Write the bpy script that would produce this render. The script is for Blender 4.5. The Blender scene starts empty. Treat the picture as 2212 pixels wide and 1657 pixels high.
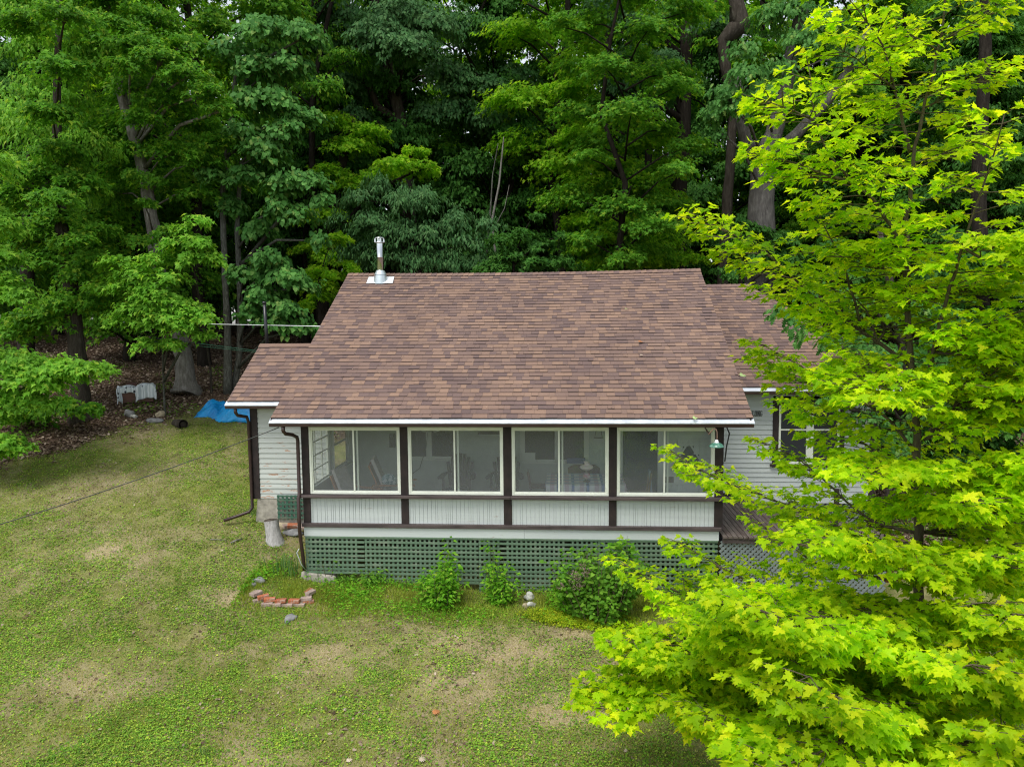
import bpy, math, random
import numpy as np
from mathutils import Vector, Matrix

random.seed(7)
rng = np.random.default_rng(11)
R = math.radians
C = bpy.context.scene.collection
SC = bpy.context.scene

# ------------------------------------------------------------------ camera
CAM = np.array([1.05731713, -13.8529701, 5.17658886])
YAW, PITCH, ROLL, FPX = -0.0683626620, 0.0871516208, -0.00884066917, 2709.83745
def cam_axes():
    cy, sy, cp, sp = math.cos(YAW), math.sin(YAW), math.cos(PITCH), math.sin(PITCH)
    cr, sr = math.cos(ROLL), math.sin(ROLL)
    fwd = np.array([sy*cp, cy*cp, -sp]); right = np.array([cy, -sy, 0.]); up = np.cross(right, fwd)
    return right*cr + up*sr, -right*sr + up*cr, fwd
AX_R, AX_U, AX_F = cam_axes()
cd = bpy.data.cameras.new("camera"); cam = bpy.data.objects.new("camera", cd); C.objects.link(cam)
cd.sensor_width = 36.0; cd.lens = FPX/3779*36.0; cd.clip_start = 0.05; cd.clip_end = 2000
cam.matrix_world = Matrix(((AX_R[0], AX_U[0], -AX_F[0], CAM[0]), (AX_R[1], AX_U[1], -AX_F[1], CAM[1]),
                           (AX_R[2], AX_U[2], -AX_F[2], CAM[2]), (0, 0, 0, 1)))
SC.camera = cam
def at(px, py, Y):
    """photo position (2212 x 1657 scale) at world depth Y -> world point (survey helper)"""
    v = AX_F + AX_R*((px-1106)*1.70841/FPX) - AX_U*((py-828.3)*1.70841/FPX)
    t = (Y-CAM[1])/v[1]
    return CAM + t*v

# ------------------------------------------------------------------ light
w = bpy.data.worlds.new("World"); SC.world = w; w.use_nodes = True
nt = w.node_tree; nt.nodes.clear()
SUN_EL, SUN_AZ = R(64), R(205)          # azimuth clockwise from +Y (high sun behind the camera, veiled)
sky = nt.nodes.new("ShaderNodeTexSky"); sky.sky_type = 'NISHITA'; sky.sun_disc = False
sky.sun_elevation = SUN_EL; sky.sun_rotation = SUN_AZ; sky.air_density = 1.0; sky.dust_density = 1.5; sky.ozone_density = 1.0
hs = nt.nodes.new("ShaderNodeHueSaturation"); hs.inputs["Saturation"].default_value = 0.30; hs.inputs["Value"].default_value = 1.0
bg = nt.nodes.new("ShaderNodeBackground"); bg.inputs["Strength"].default_value = 0.15
wo = nt.nodes.new("ShaderNodeOutputWorld")
nt.links.new(sky.outputs[0], hs.inputs["Color"]); nt.links.new(hs.outputs[0], bg.inputs[0]); nt.links.new(bg.outputs[0], wo.inputs[0])
sl = bpy.data.lights.new("sun", 'SUN'); sl.energy = 1.5; sl.angle = R(25); sl.color = (1.0, 0.965, 0.9)
sun = bpy.data.objects.new("sun", sl); C.objects.link(sun)
sd = Vector((math.sin(SUN_AZ)*math.cos(SUN_EL), math.cos(SUN_AZ)*math.cos(SUN_EL), math.sin(SUN_EL)))
sun.rotation_euler = sd.to_track_quat('Z', 'Y').to_euler(); sun.location = (0, 0, 30)
SC.view_settings.view_transform = 'Standard'; SC.view_settings.look = 'None'
SC.view_settings.exposure = 0.80; SC.view_settings.gamma = 1.0; SC.view_settings.use_curve_mapping = False
SC.cycles.use_denoising = True; SC.cycles.denoiser = "OPENIMAGEDENOISE"; SC.cycles.denoising_prefilter = "NONE"; SC.cycles.max_bounces = 8; SC.cycles.diffuse_bounces = 4; SC.cycles.transparent_max_bounces = 12
SC.cycles.pixel_filter_type = "BLACKMAN_HARRIS"; SC.cycles.filter_width = 1.15; SC.cycles.transmission_bounces = 5; SC.cycles.glossy_bounces = 3

# ------------------------------------------------------------------ materials
MATS = {}
def new_mat(name):
    m = bpy.data.materials.new(name); m.use_nodes = True; MATS[name] = m
    return m, m.node_tree, m.node_tree.nodes["Principled BSDF"]
def N(t, kind, **kw):
    n = t.nodes.new(kind)
    for k, v in kw.items():
        if k in n.inputs: n.inputs[k].default_value = v
        else: setattr(n, k, v)
    return n
def col(c): return (c[0], c[1], c[2], 1)
def ramp(t, fac, stops):
    r = t.nodes.new("ShaderNodeValToRGB"); cr = r.color_ramp
    while len(cr.elements) > 1: cr.elements.remove(cr.elements[-1])
    cr.elements[0].position = stops[0][0]; cr.elements[0].color = col(stops[0][1])
    for p, c in stops[1:]:
        e = cr.elements.new(p); e.color = col(c)
    t.links.new(fac, r.inputs[0]); return r.outputs[0]
def mixc(t, fac, a, b, mode='MIX'):
    m = t.nodes.new("ShaderNodeMix"); m.data_type = 'RGBA'; m.blend_type = mode
    if isinstance(fac, (int, float)): m.inputs[0].default_value = fac
    else: t.links.new(fac, m.inputs[0])
    for i, v in ((6, a), (7, b)):
        if isinstance(v, (tuple, list)): m.inputs[i].default_value = col(v)
        else: t.links.new(v, m.inputs[i])
    return m.outputs[2]
def noise(t, scale, detail=4, rough=0.6, vec=None, stretch=None):
    tc = t.nodes.new("ShaderNodeTexCoord"); n = N(t, "ShaderNodeTexNoise", Scale=scale, Detail=detail, Roughness=rough)
    src = tc.outputs["Object"]
    if stretch:
        mp = t.nodes.new("ShaderNodeMapping"); mp.inputs["Scale"].default_value = stretch
        t.links.new(src, mp.inputs[0]); src = mp.outputs[0]
    t.links.new(src, n.inputs["Vector"]); return n.outputs["Fac"]
def bump(t, b, h, strength=0.3, dist=0.01):
    n = N(t, "ShaderNodeBump", Strength=strength, Distance=dist); t.links.new(h, n.inputs["Height"]); t.links.new(n.outputs[0], b.inputs["Normal"])
def plain(name, c, rough=0.6, var=0.12, scale=6, metal=0, stretch=None, bmp=0.0, bscale=60):
    """painted or plain stuff: slight mottling plus fine roughness"""
    m, t, b = new_mat(name)
    f = noise(t, scale, stretch=stretch)
    dark = tuple(x*(1-var*1.6) for x in c); lite = tuple(min(1, x*(1+var)) for x in c)
    t.links.new(ramp(t, f, [(0.3, dark), (0.7, lite)]), b.inputs["Base Color"])
    b.inputs["Roughness"].default_value = rough; b.inputs["Metallic"].default_value = metal
    if bmp: bump(t, b, noise(t, bscale, 3, stretch=stretch), bmp, 0.006)
    return m
def leafmat(name, stops, trans=0.45, rough=0.55, patch=0.0, patchcol=(0.3, 0.3, 0.02), sat_noise=1.5, spec=0.12):
    """leaf: colour differs from leaf to leaf; thin, so light comes through"""
    m, t, b = new_mat(name)
    g = t.nodes.new("ShaderNodeNewGeometry")
    c = ramp(t, g.outputs["Random Per Island"], stops)
    f = noise(t, sat_noise, 2)
    hsv = N(t, "ShaderNodeHueSaturation"); t.links.new(c, hsv.inputs["Color"])
    mr = N(t, "ShaderNodeMapRange"); mr.inputs[1].default_value = 0.3; mr.inputs[2].default_value = 0.7
    mr.inputs[3].default_value = 0.78; mr.inputs[4].default_value = 1.25
    t.links.new(f, mr.inputs[0]); t.links.new(mr.outputs[0], hsv.inputs["Value"]); c = hsv.outputs[0]
    if patch > 0:
        f2 = noise(t, 0.9, 2)
        fr = N(t, "ShaderNodeMapRange"); fr.inputs[1].default_value = 0.5; fr.inputs[2].default_value = 0.66; fr.inputs[4].default_value = patch
        t.links.new(f2, fr.inputs[0]); c = mixc(t, fr.outputs[0], c, patchcol)
    t.links.new(c, b.inputs["Base Color"]); b.inputs["Roughness"].default_value = rough
    b.inputs["Specular IOR Level"].default_value = spec
    tr = t.nodes.new("ShaderNodeBsdfTranslucent")
    yl = mixc(t, 0.6, c, (1.0, 0.95, 0.25), 'MULTIPLY')
    br = N(t, "ShaderNodeHueSaturation", Value=1.6); t.links.new(yl, br.inputs["Color"]); t.links.new(br.outputs[0], tr.inputs["Color"])
    mx = t.nodes.new("ShaderNodeMixShader"); mx.inputs[0].default_value = trans
    out = t.nodes["Material Output"]
    t.links.new(b.outputs[0], mx.inputs[1]); t.links.new(tr.outputs[0], mx.inputs[2]); t.links.new(mx.outputs[0], out.inputs[0])
    return m
def barkmat(name, a, b_, c_, scale=9, strength=0.9):
    m, t, b = new_mat(name)
    f = noise(t, scale, 6, 0.7, stretch=(1, 1, 0.22)); f2 = noise(t, 2.2, 3)
    c = ramp(t, f, [(0.32, a), (0.5, b_), (0.68, c_)])
    c = mixc(t, f2, c, tuple(x*0.7 for x in b_))
    t.links.new(c, b.inputs["Base Color"]); b.inputs["Roughness"].default_value = 0.95
    b.inputs["Specular IOR Level"].default_value = 0.1
    bump(t, b, f, strength, 0.05); return m

white_paint = plain("white_paint", (0.53, 0.57, 0.565), 0.5, 0.07, 3, bmp=0.15)
cream = plain("cream_paint", (0.70, 0.73, 0.64), 0.45, 0.05, 4)
brown = plain("brown_paint", (0.022, 0.013, 0.012), 0.75, 0.35, 7, bmp=0.3)
brown_rail = plain("weathered_brown_rail", (0.070, 0.052, 0.050), 0.75, 0.35, 5, stretch=(0.4, 3, 3), bmp=0.4)
gutter_brown = plain("brown_gutter", (0.036, 0.016, 0.013), 0.45, 0.2, 5)
flashing = plain("aluminium_flashing", (0.66, 0.70, 0.76), 0.35, 0.12, 6, metal=0.35)
white_metal = plain("white_metal", (0.8, 0.82, 0.84), 0.3, 0.04, 6, metal=0.2)
steel, st, sb = new_mat("polished_steel"); sb.inputs["Base Color"].default_value = col((0.50, 0.53, 0.53)); sb.inputs["Metallic"].default_value = 1; sb.inputs["Roughness"].default_value = 0.12
collar_metal = plain("galvanised_metal", (0.55, 0.62, 0.64), 0.4, 0.08, 8, metal=0.7)
black_pipe = plain("black_pipe", (0.012, 0.012, 0.016), 0.35, 0.1)
concrete = plain("concrete", (0.36, 0.33, 0.28), 0.9, 0.25, 8, bmp=0.6, bscale=30)
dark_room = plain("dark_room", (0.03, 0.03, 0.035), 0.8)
porch_green = plain("sage_interior_paint", (0.44, 0.51, 0.46), 0.6, 0.06, 3)
porch_trim = plain("pale_sage_trim", (0.60, 0.66, 0.58), 0.5, 0.05, 3)
porch_floor = plain("porch_floor_paint", (0.38, 0.36, 0.33), 0.5, 0.2, 4)
cedar = plain("cedar", (0.36, 0.15, 0.055), 0.5, 0.25, 5, stretch=(1, 6, 6))
dark_wood = plain("dark_chair_wood", (0.04, 0.028, 0.026), 0.5, 0.3, 5)
red_wood = plain("red_brown_wood", (0.10, 0.035, 0.02), 0.5, 0.2, 5)
cushion = plain("grey_cushion", (0.42, 0.40, 0.38), 0.9, 0.12, 12)

def sidingmat(name, base, peel, thr):
    m, t, b = new_mat(name)
    f = noise(t, 1.6, 3, stretch=(0.3, 1, 6))
    c = ramp(t, f, [(0.3, tuple(x*0.86 for x in base)), (0.7, base)])
    p = noise(t, 7, 6, 0.75, stretch=(0.35, 1, 2.2)); z = noise(t, 1.1, 2)
    g = t.nodes.new("ShaderNodeNewGeometry"); sp = t.nodes.new("ShaderNodeSeparateXYZ"); t.links.new(g.outputs["Position"], sp.inputs[0])
    lo = N(t, "ShaderNodeMapRange"); lo.inputs[1].default_value = 3.2; lo.inputs[2].default_value = 1.3; lo.inputs[3].default_value = -0.03; lo.inputs[4].default_value = 0.05
    t.links.new(sp.outputs[2], lo.inputs[0])
    ad = N(t, "ShaderNodeMath", operation='ADD'); t.links.new(p, ad.inputs[0]); t.links.new(lo.outputs[0], ad.inputs[1])
    k = N(t, "ShaderNodeMapRange"); k.inputs[1].default_value = thr; k.inputs[2].default_value = thr+0.025; t.links.new(ad.outputs[0], k.inputs[0])
    pc = ramp(t, noise(t, 22, 3), [(0.35, (0.30, 0.30, 0.28)), (0.5, peel), (0.7, (0.22, 0.12, 0.07))])
    c = mixc(t, k.outputs[0], c, pc)
    t.links.new(c, b.inputs["Base Color"]); b.inputs["Roughness"].default_value = 0.6
    bump(t, b, noise(t, 40, 3, stretch=(0.3, 1, 3)), 0.25, 0.004); return m
siding = sidingmat("peeling_white_siding", (0.50, 0.53, 0.50), (0.46, 0.24, 0.14), 0.615)
white_paint = sidingmat("worn_white_paint", (0.53, 0.57, 0.565), (0.40, 0.37, 0.32), 0.70)
siding2 = sidingmat("grey_white_siding", (0.45, 0.49, 0.475), (0.42, 0.28, 0.18), 0.70)

def latmat(name, a, b_, c_):
    m, t, b = new_mat(name)
    g = t.nodes.new("ShaderNodeNewGeometry")
    c0 = ramp(t, g.outputs["Random Per Island"], [(0.0, a), (0.5, b_), (1.0, a)])
    f = noise(t, 5, 5, 0.75, stretch=(0.5, 1, 2)); k = N(t, "ShaderNodeMapRange"); k.inputs[1].default_value = 0.52; k.inputs[2].default_value = 0.72
    t.links.new(f, k.inputs[0]); t.links.new(mixc(t, k.outputs[0], c0, c_), b.inputs["Base Color"]); b.inputs["Roughness"].default_value = 0.7
    bump(t, b, noise(t, 50, 2), 0.3, 0.004); return m
lat_green = latmat("faded_green_lattice", (0.085, 0.150, 0.092), (0.120, 0.190, 0.122), (0.23, 0.27, 0.20))
lat_dark = latmat("dark_green_lattice", (0.03, 0.10, 0.065), (0.045, 0.125, 0.08), (0.20, 0.17, 0.13))
lat_grey = latmat("blue_grey_lattice", (0.15, 0.185, 0.185), (0.19, 0.22, 0.22), (0.26, 0.28, 0.26))

def deckmat():
    m, t, b = new_mat("weathered_deck_boards")
    g = t.nodes.new("ShaderNodeNewGeometry")
    c0 = ramp(t, g.outputs["Random Per Island"], [(0.0, (0.06, 0.042, 0.035)), (0.5, (0.085, 0.06, 0.05)), (1.0, (0.10, 0.078, 0.066))])
    f = noise(t, 3, 5, 0.7, stretch=(4, 0.6, 1)); k = N(t, "ShaderNodeMapRange"); k.inputs[1].default_value = 0.45; k.inputs[2].default_value = 0.75
    t.links.new(f, k.inputs[0]); t.links.new(mixc(t, k.outputs[0], c0, (0.17, 0.145, 0.125)), b.inputs["Base Color"]); b.inputs["Roughness"].default_value = 0.75
    bump(t, b, f, 0.4, 0.01); return m
deck_wood = deckmat()

def shinglemat():
    m, t, b = new_mat("asphalt_shingles")
    g = t.nodes.new("ShaderNodeNewGeometry")
    c0 = ramp(t, g.outputs["Random Per Island"], [(0.0, (0.128, 0.090, 0.084)), (0.2, (0.150, 0.104, 0.093)), (0.42, (0.184, 0.124, 0.102)),
              (0.60, (0.212, 0.140, 0.108)), (0.78, (0.250, 0.164, 0.120)), (0.9, (0.165, 0.113, 0.098)), (1.0, (0.222, 0.146, 0.110))])
    tc = t.nodes.new("ShaderNodeTexCoord"); n = N(t, "ShaderNodeTexNoise", Scale=260, Detail=2); t.links.new(tc.outputs["Object"], n.inputs["Vector"])
    big = noise(t, 0.5, 3)
    c1 = mixc(t, 0.5, c0, ramp(t, n.outputs["Fac"], [(0.3, (0.5, 0.5, 0.5)), (0.7, (1.5, 1.5, 1.5))]), 'MULTIPLY')
    c2 = mixc(t, 0.35, c1, ramp(t, big, [(0.35, (0.75, 0.72, 0.72)), (0.65, (1.2, 1.18, 1.15))]), 'MULTIPLY')
    t.links.new(c2, b.inputs["Base Color"]); b.inputs["Roughness"].default_value = 0.92; b.inputs["Specular IOR Level"].default_value = 0.2
    bump(t, b, n.outputs["Fac"], 0.5, 0.004); return m
shingle = shinglemat()
shingle_shadow_edge = plain("shingle_shadow_edge", (0.040, 0.031, 0.029), 0.95, 0.2)  # dark asphalt edge; its colour also paints the shadow line under each course

def glassmat(name, veil, veilcol, gloss):
    """pane with an insect screen behind it: lets most light through, scatters some, reflects a little"""
    m, t, b = new_mat(name); t.nodes.remove(b)
    tr = N(t, "ShaderNodeBsdfTransparent"); tr.inputs[0].default_value = (0.94, 0.96, 0.95, 1)
    df = N(t, "ShaderNodeBsdfDiffuse"); df.inputs[0].default_value = col(veilcol)
    gl = N(t, "ShaderNodeBsdfGlossy"); gl.inputs["Roughness"].default_value = 0.03
    fr = N(t, "ShaderNodeLayerWeight", Blend=0.25)
    m1 = N(t, "ShaderNodeMixShader"); m1.inputs[0].default_value = veil
    t.links.new(tr.outputs[0], m1.inputs[1]); t.links.new(df.outputs[0], m1.inputs[2])
    mr = N(t, "ShaderNodeMapRange"); mr.inputs[3].default_value = gloss; mr.inputs[4].default_value = 0.6
    t.links.new(fr.outputs["Fresnel"], mr.inputs[0])
    m2 = N(t, "ShaderNodeMixShader"); t.links.new(mr.outputs[0], m2.inputs[0]); t.links.new(m1.outputs[0], m2.inputs[1]); t.links.new(gl.outputs[0], m2.inputs[2])
    t.links.new(m2.outputs[0], t.nodes["Material Output"].inputs[0]); return m
screen_glass = glassmat("screened_glass", 0.27, (0.30, 0.325, 0.34), 0.03)
clear_glass = glassmat("clear_glass", 0.05, (0.3, 0.3, 0.3), 0.04)

# ------------------------------------------------------------------ mesh helpers
def tag(o, label=None, cat=None, group=None, kind=None):
    if label: o['label'] = label
    if cat: o['category'] = cat
    if group: o['group'] = group
    if kind: o['kind'] = kind
    return o
def empty(name, loc=(0, 0, 0), label=None, cat=None, group=None):
    o = bpy.data.objects.new(name, None); o.empty_display_size = 0.2; C.objects.link(o); o.location = loc
    return tag(o, label, cat, group)
def link(name, me, mat, parent=None):
    o = bpy.data.objects.new(name, me); C.objects.link(o)
    for m in (mat if isinstance(mat, (list, tuple)) else [mat]): me.materials.append(m)
    if parent is not None:
        o.parent = parent
        T = Vector((0, 0, 0)); p = parent
        while p is not None: T += p.location; p = p.parent
        me.transform(Matrix.Translation(-T))
    return o
class MB:
    def __init__(s): s.v = []; s.f = []; s.mi = []; s.sm = []; s.cur = 0
    def add(s, vs, fs, smooth=False):
        k = len(s.v); s.v += [tuple(float(a) for a in p) for p in vs]; s.f += [tuple(i+k for i in f) for f in fs]
        s.mi += [s.cur]*len(fs); s.sm += [smooth]*len(fs); return s
    def box(s, a, b):
        x0, y0, z0 = a; x1, y1, z1 = b
        return s.add([(x0,y0,z0),(x1,y0,z0),(x1,y1,z0),(x0,y1,z0),(x0,y0,z1),(x1,y0,z1),(x1,y1,z1),(x0,y1,z1)],
                     [(0,3,2,1),(4,5,6,7),(0,1,5,4),(1,2,6,5),(2,3,7,6),(3,0,4,7)])
    def obox(s, c, ux, uy, uz):
        c, ux, uy, uz = (np.array(q, float) for q in (c, ux, uy, uz))
        P = [c+i*ux+j*uy+k*uz for k in (-1, 1) for j, i in ((-1,-1),(-1,1),(1,1),(1,-1))]
        return s.add(P, [(0,3,2,1),(4,5,6,7),(0,1,5,4),(1,2,6,5),(2,3,7,6),(3,0,4,7)])
    def bar(s, p, q, w_, t_, up=(0, 0, 1)):
        """board between two points, w_ wide and t_ thick"""
        p, q = np.array(p, float), np.array(q, float); d = q-p; L = np.linalg.norm(d); d /= L
        a = np.cross(d, up); a = a/np.linalg.norm(a) if np.linalg.norm(a) > 1e-6 else np.array((1., 0, 0)); b = np.cross(a, d)
        return s.obox((p+q)/2, d*L/2, a*w_/2, b*t_/2)
    def quad(s, *P): return s.add(P, [tuple(range(len(P)))])
    def prism(s, poly, ax, a, b):
        """poly: 2D points, extruded along axis ax from a to b"""
        def p3(q, t): 
            l = [q[0], q[1]]; l.insert(ax, t); return tuple(l)
        n = len(poly); V = [p3(q, a) for q in poly] + [p3(q, b) for q in poly]
        F = [tuple(range(n))[::-1], tuple(range(n, 2*n))] + [(i, (i+1) % n, n+(i+1) % n, n+i) for i in range(n)]
        return s.add(V, F)
    def tube(s, pts, rad, n=8, cap=True, smooth=True):
        P = [np.array(p, float) for p in pts]; r = list(rad) if isinstance(rad, (list, tuple, np.ndarray)) else [rad]*len(P)
        V = []; F = []; prev = None
        for i, p in enumerate(P):
            d = P[min(i+1, len(P)-1)]-P[max(i-1, 0)]; d = d/(np.linalg.norm(d)+1e-9)
            if prev is None:
                h = np.array((0, 0, 1.)) if abs(d[2]) < 0.9 else np.array((1., 0, 0)); a = np.cross(d, h)
            else: a = prev-d*np.dot(prev, d)
            a /= (np.linalg.norm(a)+1e-9); prev = a; b = np.cross(d, a)
            V += [p+r[i]*(math.cos(t)*a+math.sin(t)*b) for t in (2*math.pi*k/n for k in range(n))]
        for i in range(len(P)-1):
            F += [(i*n+k, i*n+(k+1) % n, (i+1)*n+(k+1) % n, (i+1)*n+k) for k in range(n)]
        s.add(V, F, smooth)
        if cap: k = len(s.v)-len(V); s.f += [tuple(k+i for i in range(n))[::-1], tuple(k+len(V)-n+i for i in range(n))]; s.mi += [s.cur]*2; s.sm += [False]*2
        return s
    def lathe(s, c, prof, n=24, smooth=True):
        V = [(c[0]+r*math.cos(2*math.pi*k/n), c[1]+r*math.sin(2*math.pi*k/n), c[2]+z) for r, z in prof for k in range(n)]
        F = [(i*n+k, i*n+(k+1) % n, (i+1)*n+(k+1) % n, (i+1)*n+k) for i in range(len(prof)-1) for k in range(n)]
        return s.add(V, F, smooth)
    def rock(s, c, r, seed, n=3, sq=(1, 1, .7), amp=.22):
        rr = np.random.default_rng(seed); import bmesh
        bm = bmesh.new(); bmesh.ops.create_icosphere(bm, subdivisions=n, radius=1)
        ph = rr.uniform(0, 6, (6,)); k = rr.normal(0, 1.6, (6, 3))
        V = []
        for v in bm.verts:
            p = np.array(v.co); d = 1+amp*sum(math.sin(np.dot(k[i], p)*1.3+ph[i]) for i in range(6))/3
            V.append(tuple(np.array(c)+p*d*r*np.array(sq)))
        F = [tuple(x.index for x in f.verts) for f in bm.faces]; bm.free()
        return s.add(V, F, True)
    def build(s, name, mat, parent=None, bevel=0):
        me = bpy.data.meshes.new(name); me.from_pydata(s.v, [], s.f)
        for p, i, k in zip(me.polygons, s.mi, s.sm): p.material_index = i; p.use_smooth = k
        me.update(); o = link(name, me, mat, parent)
        if bevel:
            b = o.modifiers.new("bevel", 'BEVEL'); b.width = bevel; b.segments = 1; b.limit_method = 'ANGLE'
        return o
def raw_mesh(name, V, F, smooth=False):
    """fast mesh from numpy arrays (all faces the same size)"""
    me = bpy.data.meshes.new(name); V = np.asarray(V, np.float32); F = np.asarray(F, np.int32)
    n, k = F.shape
    me.vertices.add(len(V)); me.vertices.foreach_set("co", V.ravel())
    me.loops.add(n*k); me.loops.foreach_set("vertex_index", F.ravel())
    me.polygons.add(n); me.polygons.foreach_set("loop_start", np.arange(0, n*k, k, dtype=np.int32))
    me.polygons.foreach_set("loop_total", np.full(n, k, np.int32))
    if not smooth: me.polygons.foreach_set("use_smooth", np.zeros(n, bool))
    me.update(calc_edges=True); return me

# value noise for density maps
_tab = rng.random((256, 256))
def vnoise(x, y, s):
    x = np.asarray(x)*s+100.3; y = np.asarray(y)*s+57.1; xi = np.floor(x).astype(int); yi = np.floor(y).astype(int); fx = x-xi; fy = y-yi
    fx = fx*fx*(3-2*fx); fy = fy*fy*(3-2*fy); g = lambda i, j: _tab[i % 256, j % 256]
    return (g(xi, yi)*(1-fx)+g(xi+1, yi)*fx)*(1-fy)+(g(xi, yi+1)*(1-fx)+g(xi+1, yi+1)*fx)*fy

# ------------------------------------------------------------------ terrain
CP = np.array([(-4.1,.35,-.08),(-1.66,.35,-.14),(-.6,.35,-.26),(.3,.35,-.24),(3.86,.35,-.28),(7,0,-.35),(-5,.9,.27),(-5.9,2.0,.70),(-7,2,.84),
 (-10,8,2.35),(-12,8.5,2.68),(-10.8,9,2.72),(-12.6,6.5,2.25),(-9.5,10,2.88),(-13.7,5,1.8),(-10,2.5,.95),(-13,1,.55),(-16,3,1.3),(-20,8,3),
 (-6,-5,-.78),(0,-5,-.72),(7,-5,-.9),(0,-12,-1.6),(-12,-8,-1.3),(12,-8,-1.5),(-20,-15,-3),(20,-15,-3),(-30,20,5.2),(-10,16,3.6),(0,14,3.0),
 (0,5,.3),(0,10,.8),(-3,8,.6),(3,8,.5),(8,6,.3),(8,12,2.2),(14,4,.5),(14,14,2.8),(0,24,4.2),(-20,25,4.9),(15,25,4.2),(0,40,4.7),(30,40,4.7),(-30,40,5.0),
 (0,80,4.4),(30,20,4),(60,80,4.4),(-60,80,4.4),(-60,-20,-2),(60,-20,-2),(0,-50,-6),(5,2,-.3),(-4.5,-.5,-.2),(0,-2,-.42),(-6,-1,-.1)], float)
def _tps(r2): return np.where(r2 > 1e-9, r2*np.log(r2+1e-12), 0)
_n = len(CP); _A = np.zeros((_n+3, _n+3)); _d = CP[:, None, :2]-CP[None, :, :2]; _A[:_n, :_n] = _tps((_d**2).sum(-1))+np.eye(_n)*0.05
_A[:_n, _n] = 1; _A[:_n, _n+1:] = CP[:, :2]; _A[_n, :_n] = 1; _A[_n+1:, :_n] = CP[:, :2].T
_w = np.linalg.solve(_A, np.r_[CP[:, 2], 0, 0, 0])
def gz(x, y):
    x = np.asarray(x, float); y = np.asarray(y, float); sh = x.shape; q = np.stack([x.ravel(), y.ravel()], 1)
    out = np.zeros(len(q))
    for i in range(0, len(q), 20000):
        p = q[i:i+20000]; r2 = ((p[:, None, :]-CP[None, :, :2])**2).sum(-1)
        out[i:i+20000] = _tps(r2)@_w[:_n]+_w[_n]+p@_w[_n+1:]
    far = np.clip((np.hypot(q[:, 0], q[:, 1])-70)/60, 0, 1); out = out*(1-far)+far*4.0*(q[:, 1] > 0)-far*4*(q[:, 1] <= 0)
    out += (vnoise(q[:, 0], q[:, 1], .9)-.5)*.06+(vnoise(q[:, 0], q[:, 1], 3.1)-.5)*.02
    return out.reshape(sh)
def g1(x, y): return float(gz(np.array([x]), np.array([y]))[0])
def edge_y(x):
    """where the mown grass gives way to leaf litter, as a Y for each X"""
    return np.interp(x, [-16, -13.5, -12.5, -11.2, -9.6, -8, -5, 4, 9], [1.0, 3.2, 4.6, 6.2, 7.6, 8.4, 9.0, 13, 2.5])
def litter_amt(x, y):
    return np.clip((y-edge_y(x)+(vnoise(x, y, .7)-.5)*2.2+(vnoise(x, y, 2.3)-.5)*1.0)/0.8+.5, 0, 1)
DRY = [(.35, -2.0, 1.1, .7), (-.9, -1.7, .8, .5), (1.6, -1.3, .9, .5), (-.4, -2.9, 1.0, .6), (-2.6, -2.2, .7, .45), (.9, -3.6, .9, .5), (-3.2, -4.6, 1.0, .4), (-1.6, -4.9, .6, .4), (-6.2, -3.2, .9, .4), (-8.2, .4, 1.0, .5), (2.2, -2.6, .8, .5), (-5.2, -.6, .5, .3)]
def dryf(x, y):
    d = 0
    for a, b_, p, q in DRY: d = np.maximum(d, np.exp(-(((x-a)/p)**2+((y-b_)/q)**2)))
    return np.clip(d*1.05*(.35+1.1*vnoise(x, y, 2.2)*vnoise(x+3, y, 5.5)*1.6), 0, 1)
xs = np.unique(np.r_[-320, -200, -130, np.arange(-90, -22, 4), np.arange(-22, 14, .3), np.arange(14, 90, 4), 130, 200, 320])
ys = np.unique(np.r_[-200, -120, -60, np.arange(-40, -10, 3), np.arange(-10, 14, .3), np.arange(14, 90, 3), 130, 200, 400])
X, Y_ = np.meshgrid(xs, ys); Z = gz(X, Y_)
V = np.stack([X.ravel(), Y_.ravel(), Z.ravel()], 1); nx, ny = len(xs), len(ys)
I = np.arange(nx*ny).reshape(ny, nx); F = np.stack([I[:-1, :-1].ravel(), I[:-1, 1:].ravel(), I[1:, 1:].ravel(), I[1:, :-1].ravel()], 1)
me = raw_mesh("ground", V, F, True); me.polygons.foreach_set("use_smooth", np.ones(len(F), bool))
at_ = me.attributes.new("litter", 'FLOAT', 'POINT'); at_.data.foreach_set("value", litter_amt(V[:, 0], V[:, 1]).astype(np.float32))
ad_ = me.attributes.new("dry", "FLOAT", "POINT"); ad_.data.foreach_set("value", dryf(V[:, 0], V[:, 1]).astype(np.float32))
gm, t, b = new_mat("lawn_and_leaf_litter")
f = noise(t, 0.55, 5, 0.62); f3 = noise(t, 30, 4, 0.7)
f2 = noise(t, 2.7, 6, 0.7)
soil = ramp(t, f2, [(0.30, (0.11, 0.092, 0.045)), (0.45, (0.21, 0.18, 0.090)), (0.6, (0.30, 0.25, 0.15)), (0.72, (0.19, 0.18, 0.07))])
grs = ramp(t, f2, [(0.3, (0.10, 0.125, 0.030)), (0.5, (0.17, 0.19, 0.05)), (0.7, (0.26, 0.26, 0.10))])
k = N(t, "ShaderNodeMapRange"); k.inputs[1].default_value = 0.38; k.inputs[2].default_value = 0.6; t.links.new(f, k.inputs[0])
lawn_c = mixc(t, k.outputs[0], soil, grs)
an2 = t.nodes.new("ShaderNodeAttribute"); an2.attribute_name = "dry"; lawn_c = mixc(t, an2.outputs["Fac"], lawn_c, ramp(t, f3, [(.3, (.20, .15, .085)), (.5, (.36, .29, .17)), (.7, (.52, .44, .28))]))
lit = ramp(t, f3, [(0.3, (0.028, 0.016, 0.010)), (0.5, (0.075, 0.048, 0.034)), (0.66, (0.17, 0.12, 0.09)), (0.75, (0.05, 0.03, 0.02))])
an = t.nodes.new("ShaderNodeAttribute"); an.attribute_name = "litter"
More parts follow.
